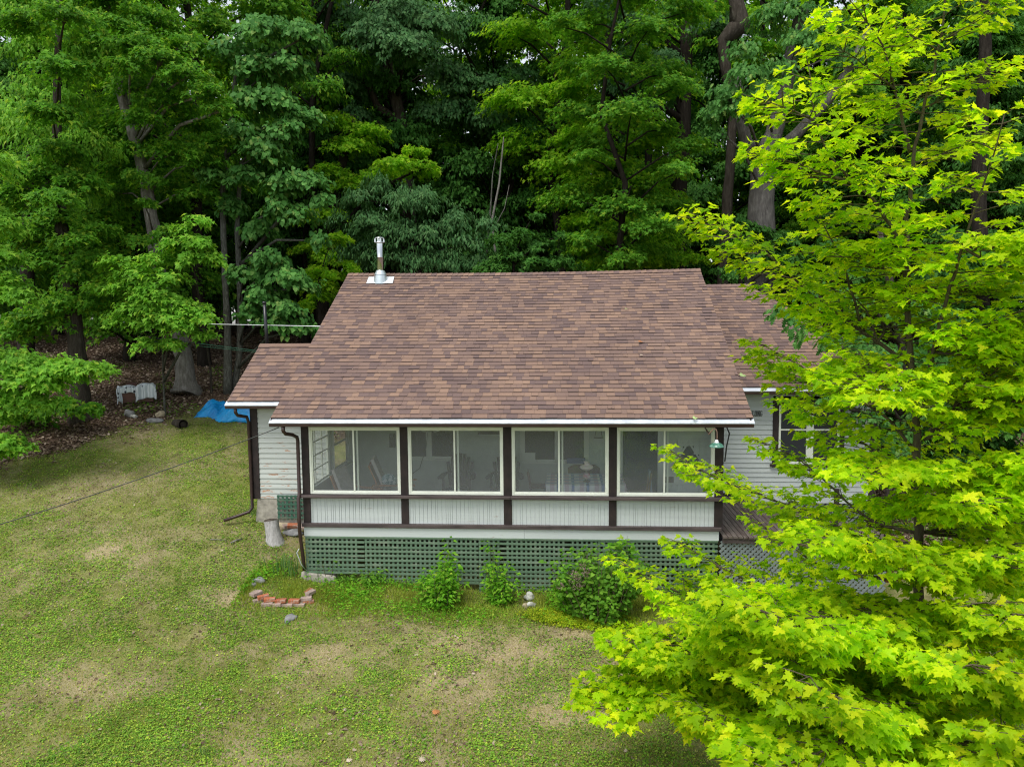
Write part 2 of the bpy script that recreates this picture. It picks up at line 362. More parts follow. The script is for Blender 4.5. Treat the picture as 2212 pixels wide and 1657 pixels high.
t.links.new(mixc(t, an.outputs["Fac"], lawn_c, lit), b.inputs["Base Color"]); b.inputs["Roughness"].default_value = 0.95; b.inputs["Specular IOR Level"].default_value = 0.1
bump(t, b, f3, 0.8, 0.04)
ground = link("ground", me, gm); tag(ground, kind='structure')
# ------------------------------------------------------------------ the cottage
house = empty("cottage", (0, 3.6, 1.0), "grey-white clapboard cottage with brown shingle roof and screened front porch", "house")
def shingles(name, O, U, S, L, lim, parent, exp=0.1432, seed=1, tile=0.2):
    """asphalt shingle courses: O eave corner, U along the eave, S up the slope, lim(s)->(u0,u1)"""
    rr = np.random.default_rng(seed); O, U, S = (np.array(q, float) for q in (O, U, S)); U /= np.linalg.norm(U); S /= np.linalg.norm(S)
    Nn = np.cross(U, S); V = []; F = []
    nc = int(round(L/exp)); e = L/nc
    for k in range(nc):
        s0, s1 = k*e, min(L, (k+1)*e+0.012)
        a0, b0 = lim(s0); a1, b1 = lim(s1); u = min(a0, a1)-rr.uniform(0, tile); um = max(b0, b1); ph = rr.uniform(0, 6)
        while u < um:
            wd = rr.choice([0.11, 0.14, 0.18, 0.22, 0.27])*rr.uniform(.9, 1.1)*tile/0.2; v = u+wd-0.003
            q = [max(u, a0), min(v, b0), min(v, b1), max(u, a1)]
            if q[1] > q[0]+.004 or q[2] > q[3]+.004:
                q[1] = max(q[1], q[0]); q[2] = max(q[2], q[3])
                h = 0.015+(0.006 if rr.random() < .45 else 0)+rr.normal(0, .0012); w0 = 0.0035*math.sin(u*2.1+ph)+0.002*math.sin(u*7+ph)
                n = len(V)
                pts = [(q[0], s0+w0, h), (q[1], s0+w0, h), (q[2], s1, .0035), (q[3], s1, .0035), (q[0], s0+w0+.001, 0), (q[1], s0+w0+.001, 0)]
                V += [O+U*a+S*b_+Nn*c for a, b_, c in pts]
                F += [(n, n+1, n+2, n+3), (n+4, n+5, n+1, n), (n+4, n, n+3, n+3), (n+5, n+2, n+1, n+1)]
            u += wd
    me = bpy.data.meshes.new(name); me.from_pydata([tuple(p) for p in V], [], [f if f[2] != f[3] else f[:3] for f in F]); me.update()
    o = link(name, me, [shingle, shingle_shadow_edge], parent)
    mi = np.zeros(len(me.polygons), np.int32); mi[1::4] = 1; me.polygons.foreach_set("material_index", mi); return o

SL = math.atan2(3.11, 5.516); cs, sn = math.cos(SL), math.sin(SL); RL = 5.516/cs
EZ, RY, RZ = 3.3, 5.516, 6.41
# roof decks (thin boards under the shingles)
roof = MB(); X0, X1 = -4.6, 4.6; T = .05; RLX, RRX = -4.6, 4.6
roof.prism([(-.0, EZ-.004), (RY, RZ-.06), (11.03, EZ-.004), (11.03, EZ-T*1.1), (RY, RZ-.115), (0, EZ-T*1.1)], 0, X0+.004, X1-.004)
main_roof = roof.build("roof", brown, house)
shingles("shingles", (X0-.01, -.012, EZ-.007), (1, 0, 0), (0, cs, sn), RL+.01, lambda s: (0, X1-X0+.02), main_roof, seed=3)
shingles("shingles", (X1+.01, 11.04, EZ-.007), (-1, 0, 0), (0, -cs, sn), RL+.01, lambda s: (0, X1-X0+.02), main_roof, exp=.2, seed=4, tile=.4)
cap = MB(); rr = np.random.default_rng(5); x = X0-.01
while x < X1:
    d = min(.145, X1+.01-x)
    for sgn in (-1, 1):
        cap.add([(x, RY, RZ+.022), (x+d, RY, RZ+.034), (x+d, RY+sgn*.14, RZ+.034-.14*sn/cs), (x, RY+sgn*.14, RZ+.022-.14*sn/cs)], [(0, 1, 2, 3) if sgn < 0 else (0, 3, 2, 1)])
    cap.quad((x+d, RY-.14, RZ+.034-.14*sn/cs), (x+d, RY, RZ+.034), (x+d, RY+.14, RZ+.034-.14*sn/cs), (x+d, RY, RZ+.0))
    x += .14
cap.build("ridge_cap", shingle, main_roof)
for o_ in list(main_roof.children):
    if not o_.data.users > 1:
        for v in o_.data.vertices: v.co.z -= .045*(1-min(1, (v.co.x/4.6)**2))*max(0, 1-abs(v.co.y+3.6-RY)/RY)
# side roof (left wing)
SE, SEY, SRY, SRZ = 3.45, 1.65, 3.53, 4.61; a2 = math.atan2(SRZ-SE, SRY-SEY)
m = MB(); m.prism([(SEY, SE), (SRY, SRZ), (5.6, SE+.1), (5.6, SE+.05), (SRY, SRZ-.05), (SEY, SE-.05)], 0, -6.24, -4.3)
side_roof = m.build("roof", brown, house)
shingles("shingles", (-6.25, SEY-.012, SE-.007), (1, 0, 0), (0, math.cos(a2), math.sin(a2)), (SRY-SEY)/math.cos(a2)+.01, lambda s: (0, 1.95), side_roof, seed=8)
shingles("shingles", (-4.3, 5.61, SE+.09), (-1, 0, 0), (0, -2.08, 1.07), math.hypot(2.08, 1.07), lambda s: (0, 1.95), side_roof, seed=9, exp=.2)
m = MB(); m.prism([(SRY-.12, SRZ-.045), (SRY, SRZ+.03), (SRY+.12, SRZ-.03), (SRY, SRZ+.015)], 0, -6.255, -4.4); m.build("ridge_cap", shingle, side_roof)
# right wing roof, hipped at its end
WE, WEY, WRY, WRZ, WX1, WXR = 3.585, 3.206, 7.46, 6.085, 9.35, 6.24
aw = math.atan2(WRZ-WE, WRY-WEY); WL = (WRY-WEY)/math.cos(aw); WX0 = 4.0
m = MB(); m.add([(WX0, WEY, WE-.01), (WX1, WEY, WE-.01), (WXR, WRY, WRZ-.01), (WX0, WRY, WRZ-.01), (WX1, 11.7, WE-.01), (WX0, 11.7, WE-.01)],
                [(0, 1, 2, 3), (1, 4, 2), (4, 5, 3, 2), (0, 5, 4, 1)])
wing_roof = m.build("roof", brown, house)
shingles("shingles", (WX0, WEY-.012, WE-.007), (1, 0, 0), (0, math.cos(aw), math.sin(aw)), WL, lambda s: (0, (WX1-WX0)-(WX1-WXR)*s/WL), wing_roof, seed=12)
hv = np.array((WXR-WX1, 0, WRZ-WE), float); HL = np.linalg.norm(hv)
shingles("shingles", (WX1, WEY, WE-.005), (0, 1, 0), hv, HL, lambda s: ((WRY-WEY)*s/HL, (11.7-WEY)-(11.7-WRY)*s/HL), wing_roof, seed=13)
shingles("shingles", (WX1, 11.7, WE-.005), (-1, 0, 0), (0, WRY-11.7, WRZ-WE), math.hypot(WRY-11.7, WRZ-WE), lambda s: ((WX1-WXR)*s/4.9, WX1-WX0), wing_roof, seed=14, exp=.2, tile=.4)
m = MB(); P = np.array((WX1, WEY, WE)); Q = np.array((WXR, WRY, WRZ)); n = 30
for i in range(n):
    a_, b_ = P+(Q-P)*i/n, P+(Q-P)*(i+1.12)/n; up = np.array((0, 0, .02)); lf = np.array((-.13, -.0, -.005)); rt = np.array((.06, .13, -.045))
    m.add([a_+up*1.6, b_+up*.8, b_+lf+up*.6, a_+lf+up*1.4], [(0, 1, 2, 3)]); m.add([a_+up*1.6, b_+up*.8, b_+rt+up*.6, a_+rt+up*1.4], [(0, 3, 2, 1)])
m.build("hip_cap", shingle, wing_roof)
x = WX0; m = MB()
while x < WXR:
    for sg in (-1, 1): m.add([(x, WRY, WRZ+.02), (x+.145, WRY, WRZ+.032), (x+.145, WRY+sg*.13, WRZ-.045), (x, WRY+sg*.13, WRZ-.057)], [(0, 1, 2, 3) if sg < 0 else (0, 3, 2, 1)])
    x += .14
m.build("ridge_cap", shingle, wing_roof)

# eaves: aluminium drip strip, brown gutter, soffit
def eave(x0, x1, y, z, depth, label):
    m = MB(); m.prism([(y+.03, z+.002), (y-.09, z-.078), (y-.09, z-.094), (y-.08, z-.094), (y-.08, z-.084), (y+.03, z-.012)], 0, x0-.025, x1+.02)
    m.build("drip_strip", flashing, house)
    m = MB(); m.prism([(y-.085, z-.096), (y-.079, z-.155), (y-.06, z-.165), (y+.02, z-.165), (y+.02, z-.06), (y+.0, z-.06), (y-.005, z-.15), (y-.06, z-.15), (y-.07, z-.096)], 0, x0-.02, x1+.01)
    m.build("gutter", gutter_brown, house)
    m = MB(); m.box((x0, y+.024, z-.15), (x1-.005, y+depth, z-.125)); m.build("soffit", brown, house)
eave(-4.6, 4.6, 0, EZ, .42, "main"); eave(-6.25, -4.66, SEY, SE, .36, "side"); eave(4.5, WX1, WEY, WE, .41, "wing")
for sx in (-4.62, 4.58):
    for p, q in (((sx*.996, .0, EZ-.085), (sx*.996, RY, RZ-.085)), ((sx*.996, RY, RZ-.085), (sx*.996, 11.0, EZ-.085))): m = MB(); m.bar(p, q, .03, .12); m.build("rake_board", brown, house)
m = MB(); m.bar((-6.225, SEY+.01, SE-.09), (-6.225, SRY, SRZ-.09), .028, .12); m.build("rake_board", brown, house)

# --- walls
def clap(m, x0, x1, z0, z1, y, exp=.113, th=.022, hole=None):
    """clapboards facing -Y; hole = (xa, xb, za, zb)"""
    z = z0; k = 0
    while z < z1-.01:
        zt = min(z+exp, z1); spans = [(x0, x1)]
        if hole and zt > hole[2]+.02 and z < hole[3]-.02: spans = [(x0, hole[0]), (hole[1], x1)]
        for a, b_ in spans:
            if b_-a > .02:
                j = .0015*math.sin(k*2.7); m.add([(a, y-th+j, z), (b_, y-th, z), (b_, y-.002, zt+.004), (a, y-.002, zt+.004), (a, y+.02, z), (b_, y+.02, z)], [(0, 1, 2, 3), (4, 5, 1, 0)])
        z += exp; k += 1
def clap_x(m, y0, y1, z0, z1, x, sgn, exp=.113, th=.014):
    z = z0
    while z < z1-.01:
        zt = min(z+exp, z1); f = [(0, 1, 2, 3), (4, 5, 1, 0)] if sgn > 0 else [(3, 2, 1, 0), (0, 1, 5, 4)]
        m.add([(x+sgn*th, y0, z), (x+sgn*th, y1, z), (x+sgn*.002, y1, zt), (x+sgn*.002, y0, zt), (x-sgn*.02, y0, z), (x-sgn*.02, y1, z)], f); z += exp
# left side room
m = MB(); clap(m, -5.73, -4.0, 1.215, 3.31, 2.0, .1145); m.build("wall", siding, house)
m = MB(); clap_x(m, 2.02, 5.3, 1.215, 3.5, -5.86, -1); m.build("wall", siding, house)
m = MB(); m.prism([(2.02, 3.3), (SRY, SRZ-.08), (5.4, 3.4)], 0, -5.87, -5.84); m.build("gable_wall", white_paint, house)
m = MB(); m.box((-5.875, 1.965, 1.2), (-5.73, 2.0, 3.31)); m.box((-5.895, 1.965, 1.2), (-5.862, 2.1, 3.31)); m.build("corner_board", brown, house, bevel=.004)
m = MB(); m.prism([(-5.80, 1.215), (-3.9, 1.215), (-3.9, -.3), (-5.93, -.3), (-5.86, .7)], 1, 1.99, 2.3); m.build("foundation", concrete, house)
m = MB(); m.box((-5.80, 2.3, .0), (-5.6, 5.3, 1.2)); m.build("foundation", concrete, house)
# porch front: posts, rails, panels
PX = [-4.165, -4.017, -2.162, -2.010, -.103, .058, 1.966, 2.117, 4.004, 4.165]; PY = .414
for i in range(0, 10, 2):
    m = MB(); m.box((PX[i], PY-.03, 1.112), (PX[i+1], PY+.09, 1.644)); m.box((PX[i], PY-.03, 1.699), (PX[i+1], PY+.09, 3.19)); m.build("porch_post", brown, house, bevel=.004)
m = MB(); m.box((-4.25, .29, 1.646), (.03, PY+.09, 1.697)); m.box((.034, .292, 1.643), (4.25, PY+.09, 1.70)); m.build("sill_rail", brown_rail, house, bevel=.006)
m = MB(); m.box((-4.20, .345, 1.035), (4.14, PY+.1, 1.11)); m.build("lower_rail", brown_rail, house, bevel=.006)
m = MB(); m.box((-4.165, .384, .84), (.3, .5, 1.033)); m.box((.302, .386, .838), (4.10, .5, 1.033)); m.build("skirt_board", white_paint, house, bevel=.004)
m = MB(); m.box((-4.165, .5, .84), (-4.1, 3.6, 1.1)); m.build("skirt_board", brown, house)
rr = np.random.default_rng(21)
for i in range(4):
    xa, xb = PX[2*i+1], PX[2*i+2]; m = MB(); x = xa
    while x < xb-.002:
        wd = .083 if rr.random() < .75 else .042; b_ = min(x+wd, xb); jy = rr.uniform(0, .0015)
        m.box((x+.0038, PY+.002+jy, 1.111), (b_-.0038, PY+.03, 1.645)); x = b_
    m.box((xa, PY+.012, 1.111), (xb, PY+.028, 1.645)); m.box((xa, PY-.004, 1.112), (xa+.025, PY+.001, 1.645)); m.box((xb-.03, PY-.004, 1.112), (xb, PY+.001, 1.645))
    m.build("beadboard_panel", white_paint, house)
# porch windows
for i in range(4):
    xa, xb = PX[2*i+1]+.002, PX[2*i+2]-.002; za, zb = 1.706, 3.085; fr = MB()
    for s, y0 in ((.046, PY-.012), (.068, PY+.004)):
        fr.box((xa, y0, za), (xa+s, PY+.06, zb)); fr.box((xb-s, y0, za), (xb, PY+.06, zb))
    fr.box((xa+.046, PY-.012, zb-.07), (xb-.046, PY+.06, zb)); fr.box((xa+.046, PY-.012, za), (xb-.046, PY+.06, za+.046))
    fr.box((xa+.068, PY+.004, zb-.092), (xb-.068, PY+.058, zb-.068)); fr.box((xa+.068, PY+.004, za+.044), (xb-.068, PY+.058, za+.066))
    wdw = fr.build("window_frame", cream, house, bevel=.003)
    xm = (xa+xb)/2-.02; s1 = MB(); s1.box((xm-.016, PY+.0, za+.06), (xm+.016, PY+.03, zb-.085)); s1.build("sash_bar", cream, wdw)
    s2 = MB(); s2.box((xm+.05, PY+.035, za+.06), (xm+.085, PY+.055, zb-.085)); s2.build("sash_bar", porch_trim, wdw)
    g_ = MB(); g_.quad((xa+.06, PY+.028, za+.06), (xb-.06, PY+.028, za+.06), (xb-.06, PY+.028, zb-.085), (xa+.06, PY+.028, zb-.085)); g_.build("screen", screen_glass, wdw)
m = MB(); m.box((-4.17, PY+.0, 3.087), (4.17, PY+.12, 3.2)); m.build("header_board", brown, house)
# porch inside
m = MB(); m.box((-4.1, PY+.1, .96), (4.1, 3.58, 1.0)); m.build("porch_floor", porch_floor, house)
m = MB(); m.box((-4.16, PY+.09, 3.10), (4.16, 3.58, 3.13)); m.build("porch_ceiling", porch_trim, house)
m = MB(); clap(m, -4.15, 2.40, 1.0, 3.12, 3.6, .1, th=.012); m.build("porch_back_wall", porch_green, house)
m = MB(); m.box((2.40, 3.60, 1.0), (4.15, 3.64, 3.12)); m.build("porch_back_wall", porch_trim, house)
def back_window(x0, x1, z0, z1, xm):
    f_ = MB(); y = 3.575
    f_.box((x0-.12, y, z0-.06), (x1+.12, y+.02, z0)); f_.box((x0-.14, y-.02, z0-.10), (x1+.14, y+.02, z0-.062))
    f_.box((x0-.12, y, z0+.001), (x0, y+.02, z1)); f_.box((x1, y, z0+.001), (x1+.12, y+.02, z1)); f_.box((xm-.07, y, z0+.001), (xm+.07, y+.02, z1)); f_.box((x0-.12, y-.004, z1+.001), (x1+.12, y+.02, z1+.08))
    wf = f_.build("window_frame", porch_trim, house)
    for a, b_ in ((x0, xm-.07), (xm+.07, x1)):
        g_ = MB(); g_.quad((a, y+.004, z0), (b_, y+.004, z0), (b_, y+.004, z1), (a, y+.004, z1)); g_.build("pane", dark_glass, wf)
dark_glass, t, b = new_mat("dark_window_glass"); b.inputs["Base Color"].default_value = col((.03, .033, .038)); b.inputs["Roughness"].default_value = .35; b.inputs["Specular IOR Level"].default_value = .2
back_window(-2.75, -1.55, 1.88, 2.92, -2.17); back_window(.161, 1.573, 1.815, 2.92, .945)
m = MB(); m.quad((2.50, 3.594, 1.0), (3.32, 3.594, 1.0), (3.32, 3.594, 3.02), (2.50, 3.594, 3.02)); m.build("doorway", dark_room, house)  # flat dark sheet standing in for the unlit room beyond
# side wall of the porch with a small-paned casement and a second window
sw = MB(); clap_x(sw, .52, 3.58, 1.0, 1.78, -4.10, 1); sw.box((-4.15, .5, 2.96), (-4.09, 3.58, 3.10)); sw.box((-4.15, .5, 1.72), (-4.02, 3.58, 1.78))
sw.build("porch_side_wall", porch_green, house)
for ya, yb_ in ((.5, .56), (1.85, 2.0), (3.32, 3.58)): sw = MB(); sw.box((-4.15, ya, 1.782), (-4.07, yb_, 2.958)); sw.build("mullion_post", porch_trim, house)
cw = MB()
for ya in (.56, .98, 1.42, 1.82): cw.box((-4.12, ya, 1.80), (-4.09, ya+.028, 2.955))
for za in (1.785, 2.08, 2.37, 2.66, 2.93): cw.box((-4.121, .56, za), (-4.091, 1.85, za+.024))
cw.build("casement_window", cream, house)
cw = MB(); cw.box((-4.12, 2.0, 1.785), (-4.09, 2.05, 2.955)); cw.box((-4.12, 3.27, 1.785), (-4.09, 3.32, 2.955)); cw.box((-4.121, 2.05, 2.35), (-4.091, 3.27, 2.39)); cw.box((-4.121, 2.05, 1.785), (-4.091, 3.27, 1.84))
cw.build("side_window", cream, house)
# right side of the porch: doorway to the deck, open door folded back behind the front window; upper wall opening added to brighten the inside
m = MB(); clap_x(m, 1.75, 3.58, 1.0, 1.7, 4.12, -1); m.box((4.10, 2.6, 1.7), (4.16, 2.7, 2.98)); m.box((4.10, 3.5, 1.7), (4.16, 3.58, 2.98)); m.box((4.10, 1.75, 2.98), (4.16, 3.58, 3.1)); m.box((4.10, .5, 1.0), (4.16, .72, 3.1)); m.box((4.10, .722, 2.98), (4.16, 1.75, 3.1)); m.build("porch_side_wall", porch_green, house)
dr = MB(); yd = .78; x0, x1, z0, z1 = 3.13, 3.99, 1.03, 2.98
dz = [(x0+.43, 2.72), (x0+.66, 2.36), (x0+.43, 2.0), (x0+.20, 2.36)]
n = 8
for k in range(n):
    a, b_ = x0+(x1-x0)*k/n, x0+(x1-x0)*(k+1)/n-.004; xm = (a+b_)/2; h = max(0, 1-abs(xm-(x0+.43))/.23)*.36
    if h > .02: dr.box((a, yd, z0), (b_, yd+.02, 2.36-h)); dr.box((a, yd, 2.36+h), (b_, yd+.02, z1))
    else: dr.box((a, yd, z0), (b_, yd+.02, z1))
dr.box((x0, yd-.018, z1-.2), (x1, yd-.001, z1)); dr.box((x0, yd-.018, z0), (x1, yd-.001, z0+.14)); dr.box((x0, yd-.018, 1.86), (x1, yd-.001, 1.98))
dr.bar((x0+.02, yd-.009, 1.84), (x1-.1, yd-.009, 1.18), .1, .016, up=(0, 1, 0))
for k in range(4):
    p, q = dz[k], dz[(k+1) % 4]; dr.bar((p[0], yd-.01, p[1]), (q[0], yd-.01, q[1]), .035, .02, up=(0, 1, 0))
door = dr.build("open_door", white_paint, house)
m = MB(); m.box((x0-.03, yd-.03, 1.9), (x0+.14, yd-.019, 2.02)); m.build("latch", black_pipe, door)
m = MB(); m.quad((x0+.18, yd+.025, 1.96), (x0+.68, yd+.025, 1.96), (x0+.68, yd+.025, 2.76), (x0+.18, yd+.025, 2.76)); m.build("diamond_pane", dark_glass, door)
# main block walls behind the porch (mostly under the roof)
gw = MB()
for sx in (-4.17, 4.14):
    gw.prism([(PY+.1, 3.12), (PY+.1, 3.3), (RY, RZ-.12), (10.6, 3.42), (10.6, .3), (3.62, .3), (3.62, 3.12)], 0, sx, sx+.03)
gw.box((-4.14, 10.57, .3), (4.14, 10.6, 3.4)); gw.build("gable_wall", white_paint, house)
m = MB(); m.quad((-4.1, 3.66, .9), (4.1, 3.66, .9), (4.1, 3.66, 3.3), (-4.1, 3.66, 3.3)); m.build("inner_partition", dark_room, house)

# right wing
hole = (5.985, 7.622, 1.73, 3.28)
m = MB(); clap(m, 4.17, 8.205, .97, 3.46, 3.606, .1125, hole=hole); m.build("wall", siding2, house)
m = MB(); clap_x(m, 3.63, 11.2, .93, 3.46, 8.30, 1); m.build("wall", siding2, house)
m = MB(); m.box((8.205, 3.575, .55), (8.32, 3.62, 3.46)); m.box((8.305, 3.578, .55), (8.335, 3.7, 3.46)); m.build("corner_board", brown, house, bevel=.004)
m = MB(); m.box((4.17, 3.585, .80), (8.2, 3.63, .968)); m.build("skirt_board", white_paint, house)
m = MB(); m.box((4.17, 3.55, .955), (5.3, 3.584, 1.03)); m.build("base_trim", brown, house)
f_ = MB(); xa, xb, za, zb = hole; y = 3.57
f_.box((xa, y, za), (xa+.135, y+.03, zb)); f_.box((xb-.11, y, za), (xb, y+.03, zb)); f_.box((xa, y-.002, zb-.16), (xb, y+.03, zb+.001)); f_.box((xa-.05, y-.05, za-.05), (xb+.05, y+.03, za-.002))
wf = f_.build("window_casing", brown, house, bevel=.003)
c_ = MB(); y = 3.578
for a, b_ in ((xa+.137, xa+.185), (6.755, 6.92), (xb-.165, xb-.112)): c_.box((a, y, za+.001), (b_, y+.03, zb-.162))
c_.box((6.172, y+.004, 2.525), (6.755, y+.03, 2.56)); c_.box((6.92, y+.004, 2.525), (7.457, y+.03, 2.56)); c_.box((6.172, y+.002, za+.001), (7.457, y+.031, za+.06))
c_.build("sash", cream, wf)
g_ = MB(); g_.quad((xa, y+.022, za), (xb, y+.022, za), (xb, y+.022, zb), (xa, y+.022, zb)); g_.build("pane", dark_glass, wf)
m = MB(); m.box((4.2, 3.7, .95), (8.2, 11.1, 1.0)); m.box((4.2, 11.1, .3), (8.3, 11.15, 3.5)); m.build("wing_floor", dark_room, house)

# lattice skirting
def lattice(x0, x1, z0, z1, y, mat, pitch=.0925, wv=.042, wh=.047, seed=1, skip=()):
    rr = np.random.default_rng(seed); m = MB(); k = 0; x = x0+.004
    while x < x1-.02:
        if k not in skip: b_ = min(x+wv, x1); m.box((x, y+.009, z0+rr.uniform(-.004, .004)), (b_, y+.017, z1))
        x += pitch; k += 1
    z = z1-wh*.9
    while z > z0-.03:
        j = rr.normal(0, .005, 2); zz = max(z, z0)
        m.add([(x0, y-.001, zz+j[0]), (x1, y-.001, zz+j[1]), (x1, y-.001, zz+wh+j[1]), (x0, y-.001, zz+wh+j[0]), (x0, y+.008, zz+j[0]), (x1, y+.008, zz+j[1]), (x1, y+.008, zz+wh+j[1]), (x0, y+.008, zz+wh+j[0])],
              [(0, 1, 2, 3), (5, 4, 7, 6), (3, 2, 6, 7), (4, 5, 1, 0), (4, 0, 3, 7), (1, 5, 6, 2)]); z -= pitch
    m.build("lattice_panel", mat, house)
lattice(-4.15, -2.935, .07, .835, .385, lat_green, seed=1, skip=(12,)); lattice(-2.93, -.62, -.11, .835, .388, lat_green, seed=2, skip=(17,)); lattice(-.615, 1.75, -.30, .835, .386, lat_green, seed=3, skip=(5, 19)); lattice(1.755, 4.08, -.32, .835, .388, lat_green, seed=4)
m = MB(); m.box((-4.15, .375, .818), (4.08, .384, .842)); m.build("lattice_cap", lat_green, house)
lattice(-5.33, -4.13, .73, 1.30, 1.93, lat_dark, pitch=.098, wv=.048, wh=.042, seed=6)
m = MB(); m.box((-4.13, .5, -.2), (-4.10, 3.6, .84)); m.build("side_skirting", lat_dark, house)
m = MB(); m.box((4.06, .5, -.4), (4.09, 3.6, .84)); m.build("side_skirting", lat_dark, house)
m = MB(); m.prism([(-4.25, .11), (-3.55, .02), (-3.5, -.5), (-4.35, -.5)], 1, .36, .85); m.build("footing", concrete, house, bevel=.03)
m = MB(); m.box((3.3, .55, -.6), (3.9, .8, -.2)); m.build("footing", concrete, house, bevel=.03)

m = MB(); m.box((-4.1, 3.62, -.4), (8.2, 3.66, .97)); m.box((-4.1, 3.66, -.4), (-4.05, 10.5, .95)); m.build("foundation", dark_room, house)  # added dark closure, keeps light out so the lattice gaps stay black
m = MB(); m.quad((-4.1, .5, -.45), (8, .5, -.45), (8, 3.6, -.40), (-4.1, 3.6, -.40)); 
# deck with a cut-off back corner
deck_poly = [(4.17, .35), (7.3, .35), (7.3, 1.2), (5.35, 3.6), (4.17, 3.6)]
dk = MB(); x = 4.17
while x < 7.3:
    b_ = min(x+.092, 7.3); yt = 3.55 if b_ < 5.35 else 3.55-(b_-5.35)*2.4/1.95
    dk.box((x, .335+.01*math.sin(x*9), .90+.002*math.sin(x*31)), (b_-.006, yt, .935+.002*math.sin(x*31))); x += .098
deck = dk.build("deck", deck_wood, house)
m = MB(); m.box((4.17, .37, .80), (7.28, .40, .899)); m.build("fascia", brown_rail, deck)
for px in (5.40, 6.25, 7.2): m = MB(); m.box((px, .31, .78), (px+.085, .37, 1.66 if px < 6 else 1.9)); m.build("railing_post", brown, deck, bevel=.004)
def diag(x0, x1, z0, z1, y, mat, name="lattice_panel", pitch=.075, wd=.042):
    for lay, (sg, yy) in enumerate(((1, y), (-1, y+.009))):
        m = MB(); H = z1-z0; c = x0-H
        while c < x1+H:
            # line x = c + sg*(z-z0) (sg>0) or x = c + H - (z-z0)
            xs0, xs1 = (c, c+H) if sg > 0 else (c+H, c)
            ta, tb = 0., 1.
            dx = xs1-xs0
            lo, hi = (x0-xs0)/dx, (x1-xs0)/dx
            if lo > hi: lo, hi = hi, lo
            ta, tb = max(0, lo), min(1, hi)
            if tb-ta > .02: m.bar((xs0+dx*ta, yy, z0+H*ta), (xs0+dx*tb, yy, z0+H*tb), wd, .008, up=(0, 1, 0))
            c += pitch*1.414
        if lay == 0: p = m.build(name, mat, house)
        else: m.build(name, mat, house)
diag(4.12, 7.28, -.32, .82, .41, lat_grey)
diag(5.0, 8.2, .1, .80, 3.62, lat_grey)
# downspouts
def spout(pts, r=.036):
    m = MB(); m.tube(pts, [r]*len(pts), n=10); o = m.build("downspout", gutter_brown, house)
    return o
spout([(-4.36, -.03, 3.14), (-4.36, -.03, 3.05), (-4.34, .02, 2.99), (-4.27, .2, 2.94), (-4.215, .30, 2.88), (-4.205, .31, 2.8), (-4.205, .30, 1.72), (-4.205, .24, 1.66), (-4.205, .24, 1.0), (-4.18, .34, .3), (-4.17, .34, .14)])
spout([(-6.06, SEY-.03, 3.30), (-6.06, SEY-.03, 3.2), (-6.04, SEY+.03, 3.13), (-5.93, SEY+.24, 3.07), (-5.915, 1.93, 2.95), (-5.905, 1.93, 1.25), (-5.89, 1.90, 1.02), (-5.95, 1.85, .93), (-6.2, 1.7, .86), (-6.42, 1.6, .80)])
# chimney
ch = MB(); c0 = np.array((-3.65, 5.15, 0.)); zc = lambda y: EZ+y*sn/cs+.03
ch.add([(-3.985, 4.985, zc(4.985)), (-3.29, 4.985, zc(4.985)), (-3.32, 5.3, zc(5.3)), (-4.0, 5.3, zc(5.3))], [(0, 1, 2, 3)])
ch.add([(-3.985, 4.985, zc(4.985)-.01), (-3.29, 4.985, zc(4.985)-.01), (-3.29, 4.985, zc(4.985)), (-3.985, 4.985, zc(4.985))], [(0, 1, 2, 3)])
fl = ch.build("chimney_flashing", white_metal, main_roof)
ch = MB(); ch.lathe((c0[0], c0[1], 0), [(.19, 6.12), (.17, 6.25), (.145, 6.36)], 28); ch.lathe((c0[0], c0[1], 0), [(.16, 6.362), (.155, 6.375), (.10, 6.47)], 28)
ch.build("chimney_collar", collar_metal, main_roof)
ch = MB(); ch.lathe((c0[0], c0[1], 0), [(.093, 6.42), (.093, 6.8), (.0955, 6.802), (.0955, 6.81), (.093, 6.812), (.093, 7.17)], 32)
ch.lathe((c0[0], c0[1], 0), [(.093, 7.165), (.145, 7.168), (.147, 7.176), (.147, 7.19), (.1, 7.195), (.0, 7.195)], 32)
ch.lathe((c0[0], c0[1], 0), [(.06, 7.19), (.06, 7.29)], 20); ch.lathe((c0[0], c0[1], 0), [(.0, 7.283), (.147, 7.283), (.15, 7.292), (.147, 7.305), (.10, 7.322), (.0, 7.33)], 32)
for k in range(10): a = k*math.pi/5+.15; ch.box((c0[0]+.128*math.cos(a)-.008, c0[1]+.128*math.sin(a)-.003, 7.19), (c0[0]+.128*math.cos(a)+.008, c0[1]+.128*math.sin(a)+.003, 7.284))
ch.build("chimney_pipe", steel, main_roof)
m = MB(); m.tube([(-6.16, 3.75, 4.3), (-6.2, 3.75, 5.62)], .042, 12); m.tube([(-6.2, 3.75, 5.60), (-6.2, 3.75, 5.66)], .05, 12); m.build("vent_pipe", black_pipe, side_roof)

